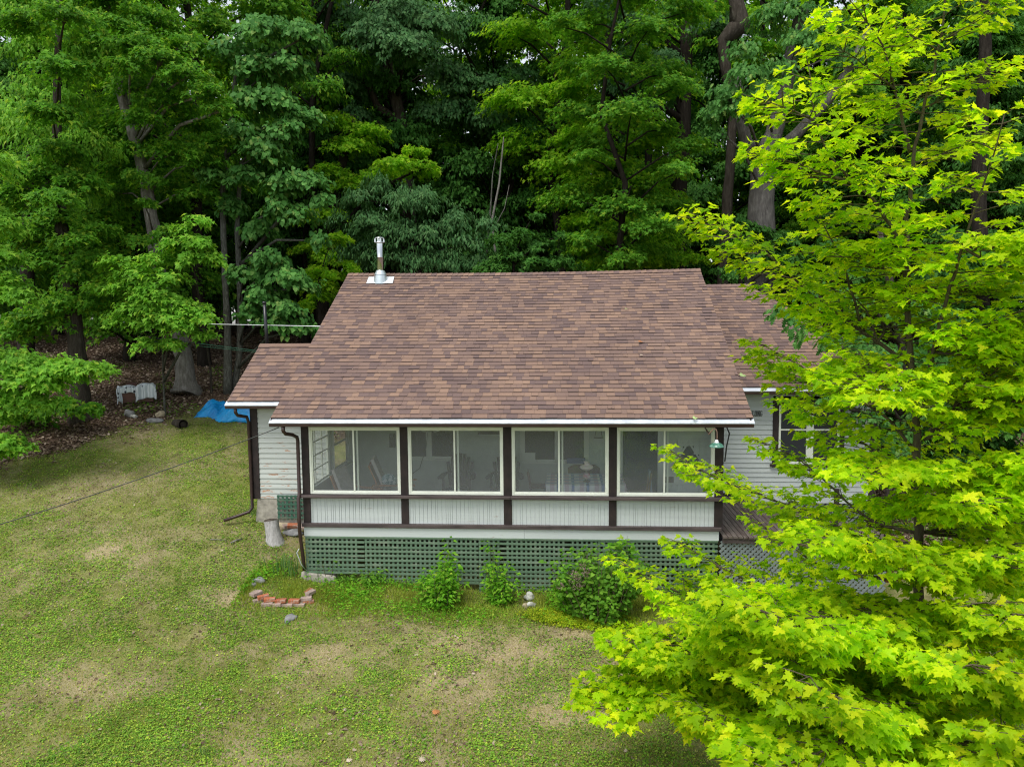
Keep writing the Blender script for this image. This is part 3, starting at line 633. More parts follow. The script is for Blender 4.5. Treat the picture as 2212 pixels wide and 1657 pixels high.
# sign lettering on the wing wall (only this word shows)
me = MB(); gx_, gz_, gw, gh, sk = 5.500, 2.866, .050, .122, .012; yl = 3.572
def stroke(k, a, b_, w_=sk):
    o = gx_+k*.0615; me.bar((o+a[0]*gw, yl, gz_+a[1]*gh), (o+b_[0]*gw, yl, gz_+b_[1]*gh), w_, .008, up=(0, 1, 0))
stroke(0, (.25, 0), (.25, 1)); stroke(0, (0, .04), (1.0, .04), .010); stroke(0, (0, .96), (.55, .96), .010); stroke(0, (.95, 0), (.95, .30), .010)
stroke(1, (.14, .12), (.14, .88)); stroke(1, (.86, .12), (.86, .88)); stroke(1, (.12, .05), (.88, .05), .012); stroke(1, (.12, .95), (.88, .95), .012)
stroke(2, (.14, 0), (.14, 1), .010); stroke(2, (.88, 0), (.88, 1), .010); stroke(2, (.18, .97), (.84, .03), .017); stroke(2, (-.02, .97), (.3, .97), .009); stroke(2, (-.02, .03), (.34, .03), .009); stroke(2, (.68, .97), (1.06, .97), .009)
stroke(3, (.14, .12), (.14, .88)); stroke(3, (.12, .05), (.86, .05), .012); stroke(3, (.12, .95), (.86, .95), .012); stroke(3, (.86, .08), (.86, .45)); stroke(3, (.55, .45), (1.05, .45), .010); stroke(3, (.86, .70), (.86, .92), .010)
me.build("sign_lettering", black_pipe, house)
# barn lamp on a goose-neck
lamp = empty("barn_lamp", (3.93, .0, 2.8), "weathered green enamel barn lamp on a rusty gooseneck at the porch corner", "lamp")
m = MB(); pts = [(3.80, .36, 3.06), (3.80, .12, 3.03), (3.80, -.02, 3.0), (3.83, -.04, 3.05), (3.87, -.05, 3.105), (3.915, -.05, 3.105), (3.94, -.05, 3.05), (3.945, -.05, 2.95), (3.94, -.05, 2.885)]
m.tube(pts, .013, 8); m.build("gooseneck", plain("rusty_pipe", (.26, .16, .12), .7, .3), lamp)
m = MB(); m.lathe((3.935, -.05, 2.79), [(.0, .115), (.02, .115), (.032, .10), (.034, .075), (.045, .066), (.048, .055)], 24); m.build("socket_cap", white_metal, lamp)
en, t, b = new_mat("chipped_green_enamel"); g_ = noise(t, 26, 4, .7)
t.links.new(ramp(t, g_, [(.42, (.05, .16, .11)), (.6, (.10, .25, .19)), (.67, (.62, .66, .6))]), b.inputs["Base Color"]); b.inputs["Roughness"].default_value = .25
m = MB(); m.lathe((3.935, -.05, 2.79), [(.046, .06), (.085, .045), (.118, .018), (.139, -.012), (.141, -.018), (.137, -.02), (.115, .008), (.08, .035), (.03, .05)], 36); m.build("lamp_shade", en, lamp)
# ------------------------------------------------------------------ furniture on the porch
def pt(px, py, Y): return at(px, py, Y)
TZ = 1.69
# table with cloth
pl, pr_ = pt(1179.4, 1053, 1.4)[0], pt(1352.6, 1060, 1.4)[0]
tb = empty("table", ((pl+pr_)/2, 2.0, 1.0), "porch table hidden under a blue plaid tablecloth", "table")
m = MB(); m.box((pl+.04, 1.44, TZ-.04), (pr_-.04, 2.56, TZ-.01)); m.build("table_top", dark_wood, tb)
for lx in (pl+.1, pr_-.1):
    for ly in (1.5, 2.5): m = MB(); m.box((lx-.03, ly-.03, 1.0), (lx+.03, ly+.03, TZ-.041)); m.build("leg", dark_wood, tb)
cm, t, b = new_mat("blue_plaid_cloth"); tc = t.nodes.new("ShaderNodeTexCoord"); sp = t.nodes.new("ShaderNodeSeparateXYZ"); t.links.new(tc.outputs["Object"], sp.inputs[0])
def stripes(sock, freq, duty, ph=0.):
    a = N(t, "ShaderNodeMath", operation='MULTIPLY_ADD'); a.inputs[1].default_value = freq; a.inputs[2].default_value = ph; t.links.new(sock, a.inputs[0])
    f_ = N(t, "ShaderNodeMath", operation='FRACT'); t.links.new(a.outputs[0], f_.inputs[0]); l = N(t, "ShaderNodeMath", operation='LESS_THAN'); l.inputs[1].default_value = duty; t.links.new(f_.outputs[0], l.inputs[0]); return l.outputs[0]
c = mixc(t, stripes(sp.outputs[0], 3.2, .20), (.78, .82, .86), (.20, .32, .60)); c = mixc(t, stripes(sp.outputs[0], 3.2, .30, .45), c, (.66, .55, .66))
c2_ = mixc(t, stripes(sp.outputs[1], 3.2, .18), c, (.36, .50, .70)); N_ = N(t, "ShaderNodeMix", data_type='RGBA'); t.links.new(c2_, b.inputs["Base Color"]); b.inputs["Roughness"].default_value = .9
m = MB(); nx_ = 40; x0, x1, y0, y1 = pl, pr_, 1.4, 2.6
def skirt(m, pts, z):
    n = len(pts)
    V = [(p[0], p[1], z) for p in pts]+[(p[0]+p[2]*.05+.02*math.sin(i*.9)*p[2], p[1]+p[3]*.05+.02*math.sin(i*.9)*p[3], z-.36+.01*math.sin(i*.5)) for i, p in enumerate(pts)]
    m.add(V, [(i, i+1, n+i+1, n+i) for i in range(n-1)], True)
m.quad((x0, y0, TZ), (x1, y0, TZ), (x1, y1, TZ), (x0, y1, TZ))
skirt(m, [(x0+(x1-x0)*i/40, y0, 0, -1) for i in range(41)], TZ); skirt(m, [(x1, y0+(y1-y0)*i/30, 1, 0) for i in range(31)], TZ)
skirt(m, [(x0, y1-(y1-y0)*i/30, -1, 0) for i in range(31)], TZ)
o = m.build("tablecloth", cm); tag(o, "blue and white plaid tablecloth draped over the porch table", "tablecloth")
# oil-style table lamp
lp = pt(1267, 1047, 1.75); L0 = (lp[0], 1.75, TZ+.002)
ol = empty("table_lamp", L0, "white glass table lamp with a flared shade standing on the plaid tablecloth", "lamp")
glass_w, t, b = new_mat("milk_glass"); b.inputs["Base Color"].default_value = (.88, .78, .70, 1); b.inputs["Roughness"].default_value = .25; b.inputs["Subsurface Weight"].default_value = .2
pinkg, t, b = new_mat("pink_tinted_glass"); t.links.new(ramp(t, noise(t, 14, 3), [(.4, (.66, .62, .6)), (.62, (.55, .22, .26))]), b.inputs["Base Color"]); b.inputs["Roughness"].default_value = .25
brass = plain("aged_brass", (.16, .13, .09), .4, .3, 20, metal=.6)
m = MB(); m.lathe(L0, [(.0, .0), (.075, 0), (.07, .015), (.035, .035), (.03, .06)], 20); m.build("base", brass, ol)
m = MB(); m.lathe(L0, [(.03, .055), (.075, .085), (.09, .125), (.075, .165), (.04, .19)], 24); m.build("bowl", pinkg, ol)
m = MB(); m.lathe(L0, [(.04, .19), (.03, .21), (.028, .27)], 16); m.build("burner", brass, ol)
m = MB(); m.lathe(L0, [(.10, .268), (.142, .30), (.150, .32), (.12, .352), (.06, .375), (.05, .41), (.066, .435)], 28); m.build("lamp_shade", glass_w, ol)
m = MB(); m.tube([(L0[0]+.05, 1.72, TZ+.01), (L0[0]+.02, 1.55, TZ+.008), (L0[0]-.01, 1.41, TZ+.006), (L0[0]-.02, 1.33, TZ-.3)], .004, 6); m.build("cord", black_pipe, ol)
# adirondack chairs facing the camera
def adirondack(x, y, label, mat):
    c = empty("adirondack_chair", (x, y, 1.0), label, "chair", "dark wooden porch armchairs")
    m = MB()
    for k in range(5): m.bar((x-.24, y-.38+k*.1, 1.37-k*.018), (x+.24, y-.38+k*.1, 1.37-k*.018), .09, .02)
    m.build("seat", mat, c)
    m = MB()
    for k in range(7):
        u = (k-3)/3; h = .78-.20*u*u
        m.bar((x+u*.20, y+.12, 1.30), (x+u*.29, y+.12+h*.38, 1.30+h*.95), .075, .02, up=(1, 0, .0) if False else (0, -1, .35))
    m.bar((x-.27, y+.30, 1.62), (x+.27, y+.30, 1.62), .06, .03); m.build("backrest", mat, c)
    for s in (-1, 1):
        m = MB(); m.prism([(x+s*.30, y-.42), (x+s*.33-.07 if s < 0 else x+s*.33+.07, y-.44), (x+s*.44, y-.30), (x+s*.40, y+.1), (x+s*.33, y+.28), (x+s*.28, y+.28), (x+s*.29, y-.1)], 2, 1.60, 1.622); m.build("armrest", mat, c)
        m = MB(); m.box((x+s*.30-.02, y-.40, 1.0), (x+s*.30+.02, y-.31, 1.60)); m.build("leg", mat, c)
        m = MB(); m.bar((x+s*.26, y-.42, 1.36), (x+s*.26, y+.45, 1.04), .03, .11); m.build("leg", mat, c)
    return c
adirondack(pt(990, 1000, 2.75)[0], 2.75, "dark wooden armchair with fanned back, whole behind the second porch window", dark_wood)
adirondack(pt(1092, 1000, 2.75)[0], 2.75, "dark wooden armchair with fanned back, half hidden by the middle porch post", dark_wood)
# cedar lounge chairs facing right
def lounge(x, y, rz, label, bh):
    c = empty("lounge_chair", (x, y, 1.0), label, "chair", "cedar lounge chairs with grey cushions")
    M = Matrix.Rotation(rz, 3, 'Z'); W = lambda a, b_, z: tuple(np.array((x, y, 0))+np.array(M@Vector((a, b_, 0)))+np.array((0, 0, z)))
    m = MB(); m.bar(W(.42, 0, 1.36), W(-.18, 0, 1.24), .5, .03, up=(0, 0, 1)); m.build("seat", cedar, c)
    m = MB(); m.bar(W(-.18, 0, 1.24), W(-.18-bh*.42, 0, 1.24+bh), .46, .03, up=tuple(M@Vector((1, 0, .4)))); m.build("backrest", cedar, c)
    m = MB(); m.bar(W(-.10, 0, 1.34), W(-.10-bh*.42, 0, 1.38+bh), .50, .07, up=tuple(M@Vector((1, 0, .4)))); m.build("back_cushion", cushion, c)
    m = MB(); m.bar(W(.42, 0, 1.41), W(-.12, 0, 1.31), .5, .07, up=(0, 0, 1)); m.build("seat_cushion", cushion, c)
    for s in (-.29, .29):
        m = MB(); m.bar(W(.5, s, 1.58), W(-.4, s, 1.60), .09, .025); m.build("armrest", cedar, c)
        m = MB(); m.bar(W(.40, s, 1.0), W(.36, s, 1.56), .03, .08, up=(0, 1, 0)); m.build("leg", cedar, c)
        m = MB(); m.bar(W(.5, s, 1.30), W(-.55, s, 1.02), .03, .09); m.build("leg", cedar, c)
        m = MB(); m.bar(W(-.38, s, 1.15), W(-.42, s, 1.60), .03, .06, up=(0, 1, 0)); m.build("brace", cedar, c)
    return c
q = pt(835, 1035, 2.0); lounge(q[0]+.15, 2.0, R(8), "cedar lounge chair with tall grey cushion and blue pillow behind the first porch window", .78)
q = pt(752, 1040, 1.25); lounge(q[0]+.15, 1.25, R(-12), "cedar lounge chair with grey cushion nearest the small-paned casement", .68)
pm_, t, b = new_mat("blue_patterned_fabric"); t.links.new(ramp(t, noise(t, 18, 3, .7), [(.45, (.06, .16, .18)), (.55, (.40, .48, .50))]), b.inputs["Base Color"]); b.inputs["Roughness"].default_value = .9
q = pt(838, 1035, 1.75); m = MB(); m.rock((q[0]+.03, 1.75, q[2]-.02), .19, 5, 3, (.95, .35, .8), .05); o = m.build("pillow", pm_); tag(o, "blue and white patterned pillow on the lounge chair", "pillow")
# small wooden chair, dining chair with a blue cloth, wall things
q = pt(1163, 1040, 2.3); sc_ = empty("side_chair", (q[0], 2.3, 1.0), "small orange-brown wooden chair left of the plaid tablecloth", "chair")
m = MB(); m.box((q[0]-.2, 2.15, 1.44), (q[0]+.2, 2.55, 1.47)); m.build("seat", red_wood, sc_)
for a_ in (-.18, .18):
    for b_ in (2.18, 2.52): m = MB(); m.tube([(q[0]+a_, b_, 1.0), (q[0]+a_*.9, b_, 1.44)], .018, 8); m.build("leg", red_wood, sc_)
m = MB(); m.bar((q[0]-.18, 2.2, 1.47), (q[0]-.24, 2.2, 1.8), .03, .03); m.bar((q[0]-.18, 2.5, 1.47), (q[0]-.24, 2.5, 1.8), .03, .03); m.bar((q[0]-.235, 2.2, 1.76), (q[0]-.235, 2.5, 1.76), .02, .08); m.build("backrest", red_wood, sc_)
q = pt(1382, 1045, 1.6); sc_ = empty("dining_chair", (q[0], 1.7, 1.0), "tan dining chair with a pale blue cloth right of the plaid tablecloth", "chair")
tanw = plain("tan_wood", (.22, .13, .07), .5, .2); m = MB(); m.box((q[0]-.2, 1.55, 1.44), (q[0]+.2, 1.95, 1.47)); m.build("seat", tanw, sc_)
for a_ in (-.18, .18):
    for b_ in (1.58, 1.92): m = MB(); m.box((q[0]+a_-.018, b_-.018, 1.0), (q[0]+a_+.018, b_+.018, 1.44)); m.build("leg", tanw, sc_)
m = MB()
for b_ in (1.58, 1.92): m.bar((q[0]+.18, b_, 1.47), (q[0]+.24, b_, 1.92), .03, .035)
m.bar((q[0]+.235, 1.58, 1.86), (q[0]+.235, 1.92, 1.86), .02, .11); m.build("backrest", tanw, sc_)
m = MB(); m.prism([(q[0]+.20, 1.95), (q[0]+.23, 1.96), (q[0]+.27, 1.5), (q[0]+.235, 1.5)], 1, 1.62, 1.84); o = m.build("blue_cloth", plain("pale_blue_cloth", (.28, .36, .48), .9, .15)); tag(o, "pale blue cloth hung over the tan dining chair", "cloth")
def walltag(name, m, mat, label, cat):
    o = m.build(name, mat); return tag(o, label, cat)
a_, b_ = pt(1032, 900, 3.55), pt(1080, 938, 3.55)
m = MB(); m.box((a_[0], 3.53, b_[2]), (b_[0]+.3, 3.57, a_[2])); walltag("picture_frame", m, dark_wood, "dark picture frame high on the porch back wall", "picture frame")
q = pt(922, 925, 3.5); wl = empty("wall_lamp", (q[0], 3.5, q[2]), "pale wall lamp with hanging cord between the back wall windows", "lamp")
m = MB(); m.lathe((q[0], 3.45, q[2]-.07), [(.11, 0), (.13, .03), (.12, .1), (.10, .16), (.02, .2)], 18); m.build("lamp_shade", plain("cream_lampshade", (.40, .46, .38), .8, .1), wl)
m = MB(); m.tube([(q[0], 3.56, q[2]-.02), (q[0]+.2, 3.5, q[2]-.08), (q[0]+.3, 3.5, q[2]-.06)], .012, 6); m.build("bracket", porch_trim, wl)
m = MB(); m.tube([(q[0]+.02, 3.5, q[2]-.1), (q[0]-.03, 3.52, 2.1), (q[0]-.2, 3.54, 1.6), (q[0]-.6, 3.5, 1.3)], .008, 6); m.build("cord", black_pipe, wl)
a_, b_ = pt(842.5, 945, 3.5), pt(853, 962, 3.5); ph = MB(); ph.box((a_[0]-.02, 3.5, b_[2]-.05), (b_[0], 3.56, a_[2]+.08)); walltag("wall_phone", ph, black_pipe, "small dark box fixed to the porch back wall", "wall box")
q = pt(1293, 925, 3.5); m = MB(); z0 = q[2]+.1
for s in (-1, 1): m.tube([(q[0], 3.52, z0+.25), (q[0]+s*.012, 3.52, z0+.1), (q[0]+s*.09, 3.52, z0-.33)], .006, 5)
m.tube([(q[0]-.1, 3.52, z0-.33), (q[0]+.1, 3.52, z0-.33)], .012, 6); walltag("plant_hanger", m, dark_wood, "empty triangular hanger on the porch back wall", "hanger")
q = pt(1143, 1011, 3.5); m = MB(); m.box((q[0]-.15, 3.49, 1.76), (q[0]+.15, 3.52, 1.99)); walltag("framed_photo", m, porch_trim, "small pale framed photo leaning on the inner window sill", "framed photo")
q = pt(1244, 1018, 3.5); m = MB(); m.box((q[0]-.22, 3.42, 1.755), (q[0]+.22, 3.5, 1.88)); walltag("blue_box", m, plain("blue_card", (.03, .07, .22), .6), "long dark blue box on the inner window sill", "box")
m = MB(); m.rock((pt(1275, 1030, 2.9)[0]-.05, 2.95, 1.58), .3, 8, 3, (1.2, .3, .9), .05); 
q = pt(1262, 1035, 2.95); rc = empty("red_chair", (q[0], 2.95, 1.0), "dark red wooden chair pushed behind the plaid tablecloth", "chair")
m = MB(); m.prism([(q[0]-.36, 1.5), (q[0]+.34, 1.5), (q[0]+.36, 1.74), (q[0]+.25, 1.82), (q[0]-.25, 1.82), (q[0]-.38, 1.74)], 1, 2.93, 2.96); m.build("backrest", red_wood, rc)
m = MB(); m.box((q[0]-.3, 2.5, 1.4), (q[0]+.3, 2.92, 1.44)); m.build("seat", red_wood, rc)
for a_ in (-.27, .27):
    for b_ in (2.53, 2.94): m = MB(); m.box((q[0]+a_-.02, b_-.02, 1.0), (q[0]+a_+.02, b_+.02, 1.5 if b_ > 2.7 else 1.4)); m.build("leg", red_wood, rc)

# ------------------------------------------------------------------ things in the yard
def gp(px, py):
    """photo position -> point on the ground"""
    v = AX_F + AX_R*((px-1106)*1.70841/FPX) - AX_U*((py-828.3)*1.70841/FPX); lo, hi = 4., 60.
    ts = np.linspace(4, 60, 400); P = CAM+ts[:, None]*v; d = P[:, 2]-gz(P[:, 0], P[:, 1]); k = int(np.argmax(d < 0)) or 399
    f_ = d[k-1]/(d[k-1]-d[k]+1e-9); return P[k-1]+(P[k]-P[k-1])*f_
bark_grey = barkmat("grey_weathered_bark", (.075, .065, .055), (.20, .185, .165), (.40, .385, .36), 14)
bark_brown = barkmat("grey_brown_bark", (.020, .016, .012), (.060, .050, .040), (.13, .115, .095), 12)
bark_dark = barkmat("dark_bark", (.010, .008, .007), (.028, .023, .018), (.06, .052, .042), 12)  # same bark pattern in darker tones than the brown one
bark_lichen = barkmat("lichen_spotted_bark", (.035, .03, .026), (.10, .10, .085), (.30, .31, .27), 30, .6)
bark_young = barkmat("young_maple_bark", (.055, .045, .03), (.12, .10, .065), (.20, .17, .11), 18, .4)
# stump
q = gp(591, 1168); s = empty("tree_stump", tuple(q), "pale mossy tree stump beside the concrete foundation", "stump")
H = .44; tp = q+np.array((-.05, .04, H)); stump_bark = barkmat("bleached_stump_bark", (.18, .165, .155), (.46, .44, .43), (.72, .71, .70), 22, .6)
m = MB(); m.tube([q+np.array((.03, 0, -.1)), q+np.array((.02, .0, .02)), q+np.array((.0, .0, .14)), q+np.array((-.03, .02, .3)), tp], [.23, .185, .16, .15, .155], 22, cap=False); m.build("trunk", stump_bark, s)
cutm = plain("rotted_cut_wood", (.07, .055, .04), .95, .5, 14, bmp=.6, bscale=25); m = MB(); m.lathe((tp[0], tp[1], tp[2]-.0), [(.157, .0), (.14, .012), (.06, -.012), (0, -.01)], 18); m.build("cut_face", cutm, s)
# bricks
brick_m, t, b = new_mat("old_red_brick"); oi = t.nodes.new("ShaderNodeObjectInfo")
c = ramp(t, oi.outputs["Random"], [(0, (.30, .085, .035)), (.5, (.38, .12, .05)), (1, (.26, .09, .05))]); kf = N(t, "ShaderNodeMapRange"); kf.inputs[1].default_value = .5; kf.inputs[2].default_value = .68
t.links.new(noise(t, 9, 5, .7), kf.inputs[0]); t.links.new(mixc(t, kf.outputs[0], c, (.42, .32, .26)), b.inputs["Base Color"]); b.inputs["Roughness"].default_value = .9; bump(t, b, noise(t, 40, 3), .5, .006)
pale_brick = plain("mortar_crusted_brick", (.36, .27, .23), .9, .3, 10, bmp=.5)
def brick(px, py, rz, dz, label, mat=brick_m, rx=0, grp="bricks edging the small flower bed", sz=(.105, .05, .034)):
    q = gp(px, py); m = MB(); m.box((-sz[0], -sz[1], -sz[2]), sz); o = m.build("brick", mat, bevel=.006)
    o.location = (q[0], q[1], q[2]+dz+sz[2]-.012); o.rotation_euler = (rx, random.uniform(-.08, .08), rz); tag(o, label, "brick", grp); return o
bl = [(549, 1284, 78, "leftmost pale brick of the flower bed edge", pale_brick, 0), (555, 1292, 62, "pinkish brick second from the left end of the bed edge", pale_brick, 1), (559, 1300, 48, "half buried brick under the left curve of the bed edge", pale_brick, 0),
      (569, 1299, 35, "red brick high on the left curve of the bed edge", brick_m, 1), (583, 1305, 16, "broad red brick where the left curve of the bed edge straightens", brick_m, 1), (577, 1308, 24, "dull brick low where the left curve of the bed edge straightens", pale_brick, 0),
      (607, 1308, 2, "red brick left of centre on top of the bed edge", brick_m, 1), (636, 1308, 0, "orange-red brick at the centre top of the bed edge", brick_m, 1),
      (662, 1303, 13, "pale-faced brick on top of the bed edge's right curve", pale_brick, 1), (671, 1290, 70, "brick turned endwise near the right end of the bed edge", pale_brick, 1), (667, 1280, 80, "orange brick at the very right end of the bed edge", brick_m, 0),
      (596, 1309, 4, "crusty lower brick under the left part of the bed edge", pale_brick, 0), (621, 1310, 0, "crusty lower brick under the middle of the bed edge", pale_brick, 0), (647, 1309, 3, "pinkish lower brick under the right part of the bed edge", pale_brick, 0), (666, 1303, 30, "lower brick at the right curve of the bed edge", brick_m, 0)]
for i, (px, py, rz, lb, mt, up_) in enumerate(bl): brick(px, py, R(rz), .075 if up_ else .008, lb, mt)
# loose bricks and stones under the dark lattice
for i, (x, y, z, rz, rx, lb, mt) in enumerate([(-4.95, 1.82, .62, 20, .3, "tilted red brick under the dark green lattice panel", brick_m), (-4.72, 1.80, .60, -15, .35, "pinkish brick beside the corner post under the dark lattice", pale_brick),
        (-5.08, 1.86, .60, 50, .2, "brownish brick at the left foot of the dark lattice", pale_brick)]):
    m = MB(); m.box((-.11, -.06, -.035), (.11, .06, .035)); o = m.build("brick", mt, bevel=.006); o.location = (x, y, z+.02); o.rotation_euler = (rx, .1, R(rz)); tag(o, lb, "brick", "loose bricks under the dark lattice")
stone_w = plain("pale_stone", (.42, .42, .38), .85, .3, 9, bmp=.5, bscale=20); stone_g = plain("grey_stone", (.20, .20, .20), .85, .3, 8, bmp=.5, bscale=20); stone_b = plain("tan_stone", (.36, .30, .20), .9, .3, 7, bmp=.5)
def stone(px, py, r, sq, mat, label, dz=.3, seed=1, grp=None):
    q = gp(px, py); m = MB(); m.rock((q[0], q[1], q[2]+r*sq[2]*dz), r, seed, 3, sq, .34); o = m.build("stone", mat); return tag(o, label, "stone", grp)
stone(626, 1336, .13, (.9, 1.1, .45), stone_g, "flat grey stone in the grass below the brick bed", .2, 3)
stone(1143, 1296, .085, (1.2, .8, .8), stone_w, "upper pale round stone between the weeds by the lattice", 1.2, 4); stone(1149, 1309, .085, (1.1, .8, .7), stone_w, "lower pale round stone between the weeds by the lattice", .5, 5)
stone(1136, 1312, .07, (.8, .8, .9), stone_b, "small tan stone left of the pale round stones", .5, 6)
stone(612, 1140, .2, (1.3, .7, .6), stone_b, "wide tan stone under the bricks at the dark lattice", .2, 7); stone(632, 1152, .17, (1.4, .7, .45), stone_g, "flat grey stone at the foot of the porch downspout", .2, 17)
stone(546, 1266, .07, (1, 1, .8), stone_g, "small grey stone behind the left end of the brick bed", .3, 8); stone(558, 1258, .10, (1.3, .8, .8), stone_g, "rough grey stone at the back of the brick bed", .4, 9)
stone(347, 900, .15, (1.1, .9, .8), stone_b, "yellowish boulder in the leaf litter", .4, 10); stone(333, 911, .17, (1.3, .9, .5), stone_g, "mossy grey boulder left of the yellowish boulder", .3, 11)
stone(279, 898, .15, (1.1, .8, .8), stone_g, "dark grey boulder below the cloth-covered crates", .4, 12); stone(288, 902, .1, (1.1, .8, .8), stone_w, "small white stone below the cloth-covered crates", .6, 13)
stone(1575, 1160, .12, (1, 1, .7), stone_g, "grey stone against the lattice under the maple", .3, 14) if False else None
# hollow log and sticks
q = gp(393, 925); q = gp(388, 925)
lg = empty("hollow_log", tuple(gp(395, 925)), "short hollow log lying in the leaf litter", "log"); q = gp(395, 925); m = MB(); m.tube([q+np.array((-.35, .25, .1)), q+np.array((.05, -.05, .12))], [.13, .14], 14, cap=False); m.build("bark", bark_brown, lg)
m = MB(); m.tube([q+np.array((-.34, .24, .1)), q+np.array((.045, -.045, .12))], [.07, .08], 12); m.build("hollow", bark_dark, lg)
def stick(pts, r, label, mat=bark_grey):
    m = MB(); m.tube(pts, [r, r*.8, r*.5][:len(pts)], 6); o = m.build("stick", mat); tag(o, label, "stick")
a_, b_ = gp(900/2, 0+978), gp(480, 978)
stick([gp(330, 905)+np.array((0, 0, .03)), gp(360, 899)+np.array((0, 0, .05)), gp(405, 896)+np.array((0, 0, .03))], .02, "long thin fallen branch in the leaf litter below the covered crates") if False else None
stick([gp(345+0, 838)+np.array((0,0,.03)), gp(372, 873)+np.array((0, 0, .04)), gp(385, 868)+np.array((0, 0, .03))], .018, "thin fallen branch between the two big trunks") if False else None
stick([gp(498, 1176)+np.array((0, 0, .03)), gp(512, 1171)+np.array((0, 0, .05)), gp(524, 1166)+np.array((0, 0, .03))], .022, "weathered broken stick on the grass left of the stump")
stick([gp(455, 1167)+np.array((0, 0, .02)), gp(470, 1168)+np.array((0, 0, .03)), gp(490, 1169)+np.array((0, 0, .02))], .012, "thin pale twig on the lawn left of the broken stick")
# blue tarp
tm, t, b = new_mat("blue_tarpaulin"); t.links.new(ramp(t, noise(t, 1.7, 3), [(.35, (.003, .19, .50)), (.65, (.012, .33, .72))]), b.inputs["Base Color"]); b.inputs["Roughness"].default_value = .38
bump(t, b, noise(t, 5, 4, .6, stretch=(1, .5, 1)), .8, .06)
TY = 8.0; qa, qb = at(430, 893, TY), at(545, 893, TY); x0, x1 = qa[0], qb[0]+.3; n = 60; nn = 34
xx = np.linspace(0, 1, n); yy = np.linspace(0, 1, nn); V = []
for j in yy:
    for i in xx:
        x = x0-.1+(x1-x0)*i+(.25-.25*j)*math.sin(i*5+1)*.5; y = TY-.35+1.0*j+.12*math.sin(i*9); g = g1(x, y)
        hgt = (.20+.22*max(0, math.sin((i-.45)*3.2)))*min(1, i*9+.02)*min(1, (1-i)*9+.1)*(1-max(0, (.30-j)/.30)**2.2)*(1 if j < .8 else 1-(j-.8)*2)
        hgt += .035*math.sin(i*22+j*7)*min(1, j*3)+.025*math.sin(i*37-j*15); V.append((x, y, g+max(.015, hgt)+.01*math.sin(i*60)*.5))
F = [(j*n+i, j*n+i+1, (j+1)*n+i+1, (j+1)*n+i) for j in range(nn-1) for i in range(n-1)]
m = MB(); m.add(V, F, True); o = m.build("tarp", tm); so = o.modifiers.new("thickness", 'SOLIDIFY'); so.thickness = .006; tag(o, "crumpled blue tarpaulin over a low pile at the edge of the woods", "tarp")
for k_, (px_, lb, mt) in enumerate([(521, "red brick holding the blue tarp edge", brick_m), (530, "pinkish brick holding the blue tarp edge", pale_brick)]):
    q = gp(px_, 894); m = MB(); m.box((-.13, -.06, -.04), (.13, .06, .04)); o = m.build("brick", mt, bevel=.006); o.location = (q[0], q[1]-.02, q[2]+.035); tag(o, lb, "brick")
# covered crates
cy = 8.4; q0, q1 = at(255, 868, cy), at(338, 860, cy); gx = (q0[0]+q1[0])/2; gzc = g1(gx, cy)
crm, t, b = new_mat("patterned_vinyl_cloth"); tc = t.nodes.new("ShaderNodeTexCoord"); mp = N(t, "ShaderNodeMapping"); mp.inputs["Rotation"].default_value = (0, 0, R(12)); t.links.new(tc.outputs["Object"], mp.inputs[0])
vo = N(t, "ShaderNodeTexVoronoi", Scale=6.0, Randomness=.25); t.links.new(mp.outputs[0], vo.inputs["Vector"]); kk = N(t, "ShaderNodeMapRange"); kk.inputs[1].default_value = .20; kk.inputs[2].default_value = .26; t.links.new(vo.outputs["Distance"], kk.inputs[0])
bw = N(t, "ShaderNodeTexWave", Scale=4.5, Distortion=1.5); t.links.new(mp.outputs[0], bw.inputs["Vector"])
base = ramp(t, bw.outputs["Fac"], [(.4, (.75, .79, .83)), (.55, (.55, .6, .64))]); t.links.new(mixc(t, kk.outputs[0], (.015, .02, .04), base), b.inputs["Base Color"]); b.inputs["Roughness"].default_value = .5
cr_ = empty("wooden_crate", (gx, cy, gzc), "red-brown wooden crate pile under a patterned cloth at the wood's edge", "crate")
wdt = (q1[0]-q0[0]); m = MB()
for k in range(3): m.box((gx-wdt*.46, cy-.38, gzc+.10+k*.14), (gx+wdt*.3, cy-.35, gzc+.225+k*.14))
m.box((gx-wdt*.46, cy-.345, gzc+.02), (gx+wdt*.44, cy+.4, gzc+.53)); m.build("slats", red_wood, cr_)
m = MB(); m.box((gx-.28*wdt, cy+.5, gzc+.5), (gx-.02*wdt, cy+.8, gzc+.72)); m.build("upper_box", red_wood, cr_)
def sheet(x0, x1, ztop, fr, seedk, dy=0., bk=.35, lean=.0):
    n, nn = 34, 26; V = []
    for j in np.linspace(0, 1, nn):
        for i in np.linspace(0, 1, n):
            x = x0+(x1-x0)*i; s = j*(fr+1.0)
            if s < fr: y = cy-.42-.02*math.sin(i*14)-dy; z = ztop-(fr-s)+lean*i
            else: y = cy-.40-dy+(s-fr)*.95; z = ztop+.03*math.sin((s-fr)*9+i*3)+lean*i
            e = min(i, 1-i)*8; z -= max(0, 1-e)*.12 if seedk else 0
            V.append((x+.015*math.sin(j*13), y+.025*math.sin(i*20+seedk), z+.02*math.sin(i*11+j*9+seedk)))
    m = MB(); m.add(V, [(j*n+i, j*n+i+1, (j+1)*n+i+1, (j+1)*n+i) for j in range(nn-1) for i in range(n-1)], True); return m
ROTC = Matrix.Translation((gx, cy, gzc)) @ Matrix.Rotation(R(30), 4, "Z") @ Matrix.Scale(.82, 4) @ Matrix.Translation((-gx, -cy, -gzc)); cr_.rotation_euler = (0, 0, R(30)); cr_.scale = (.82, .82, .82)
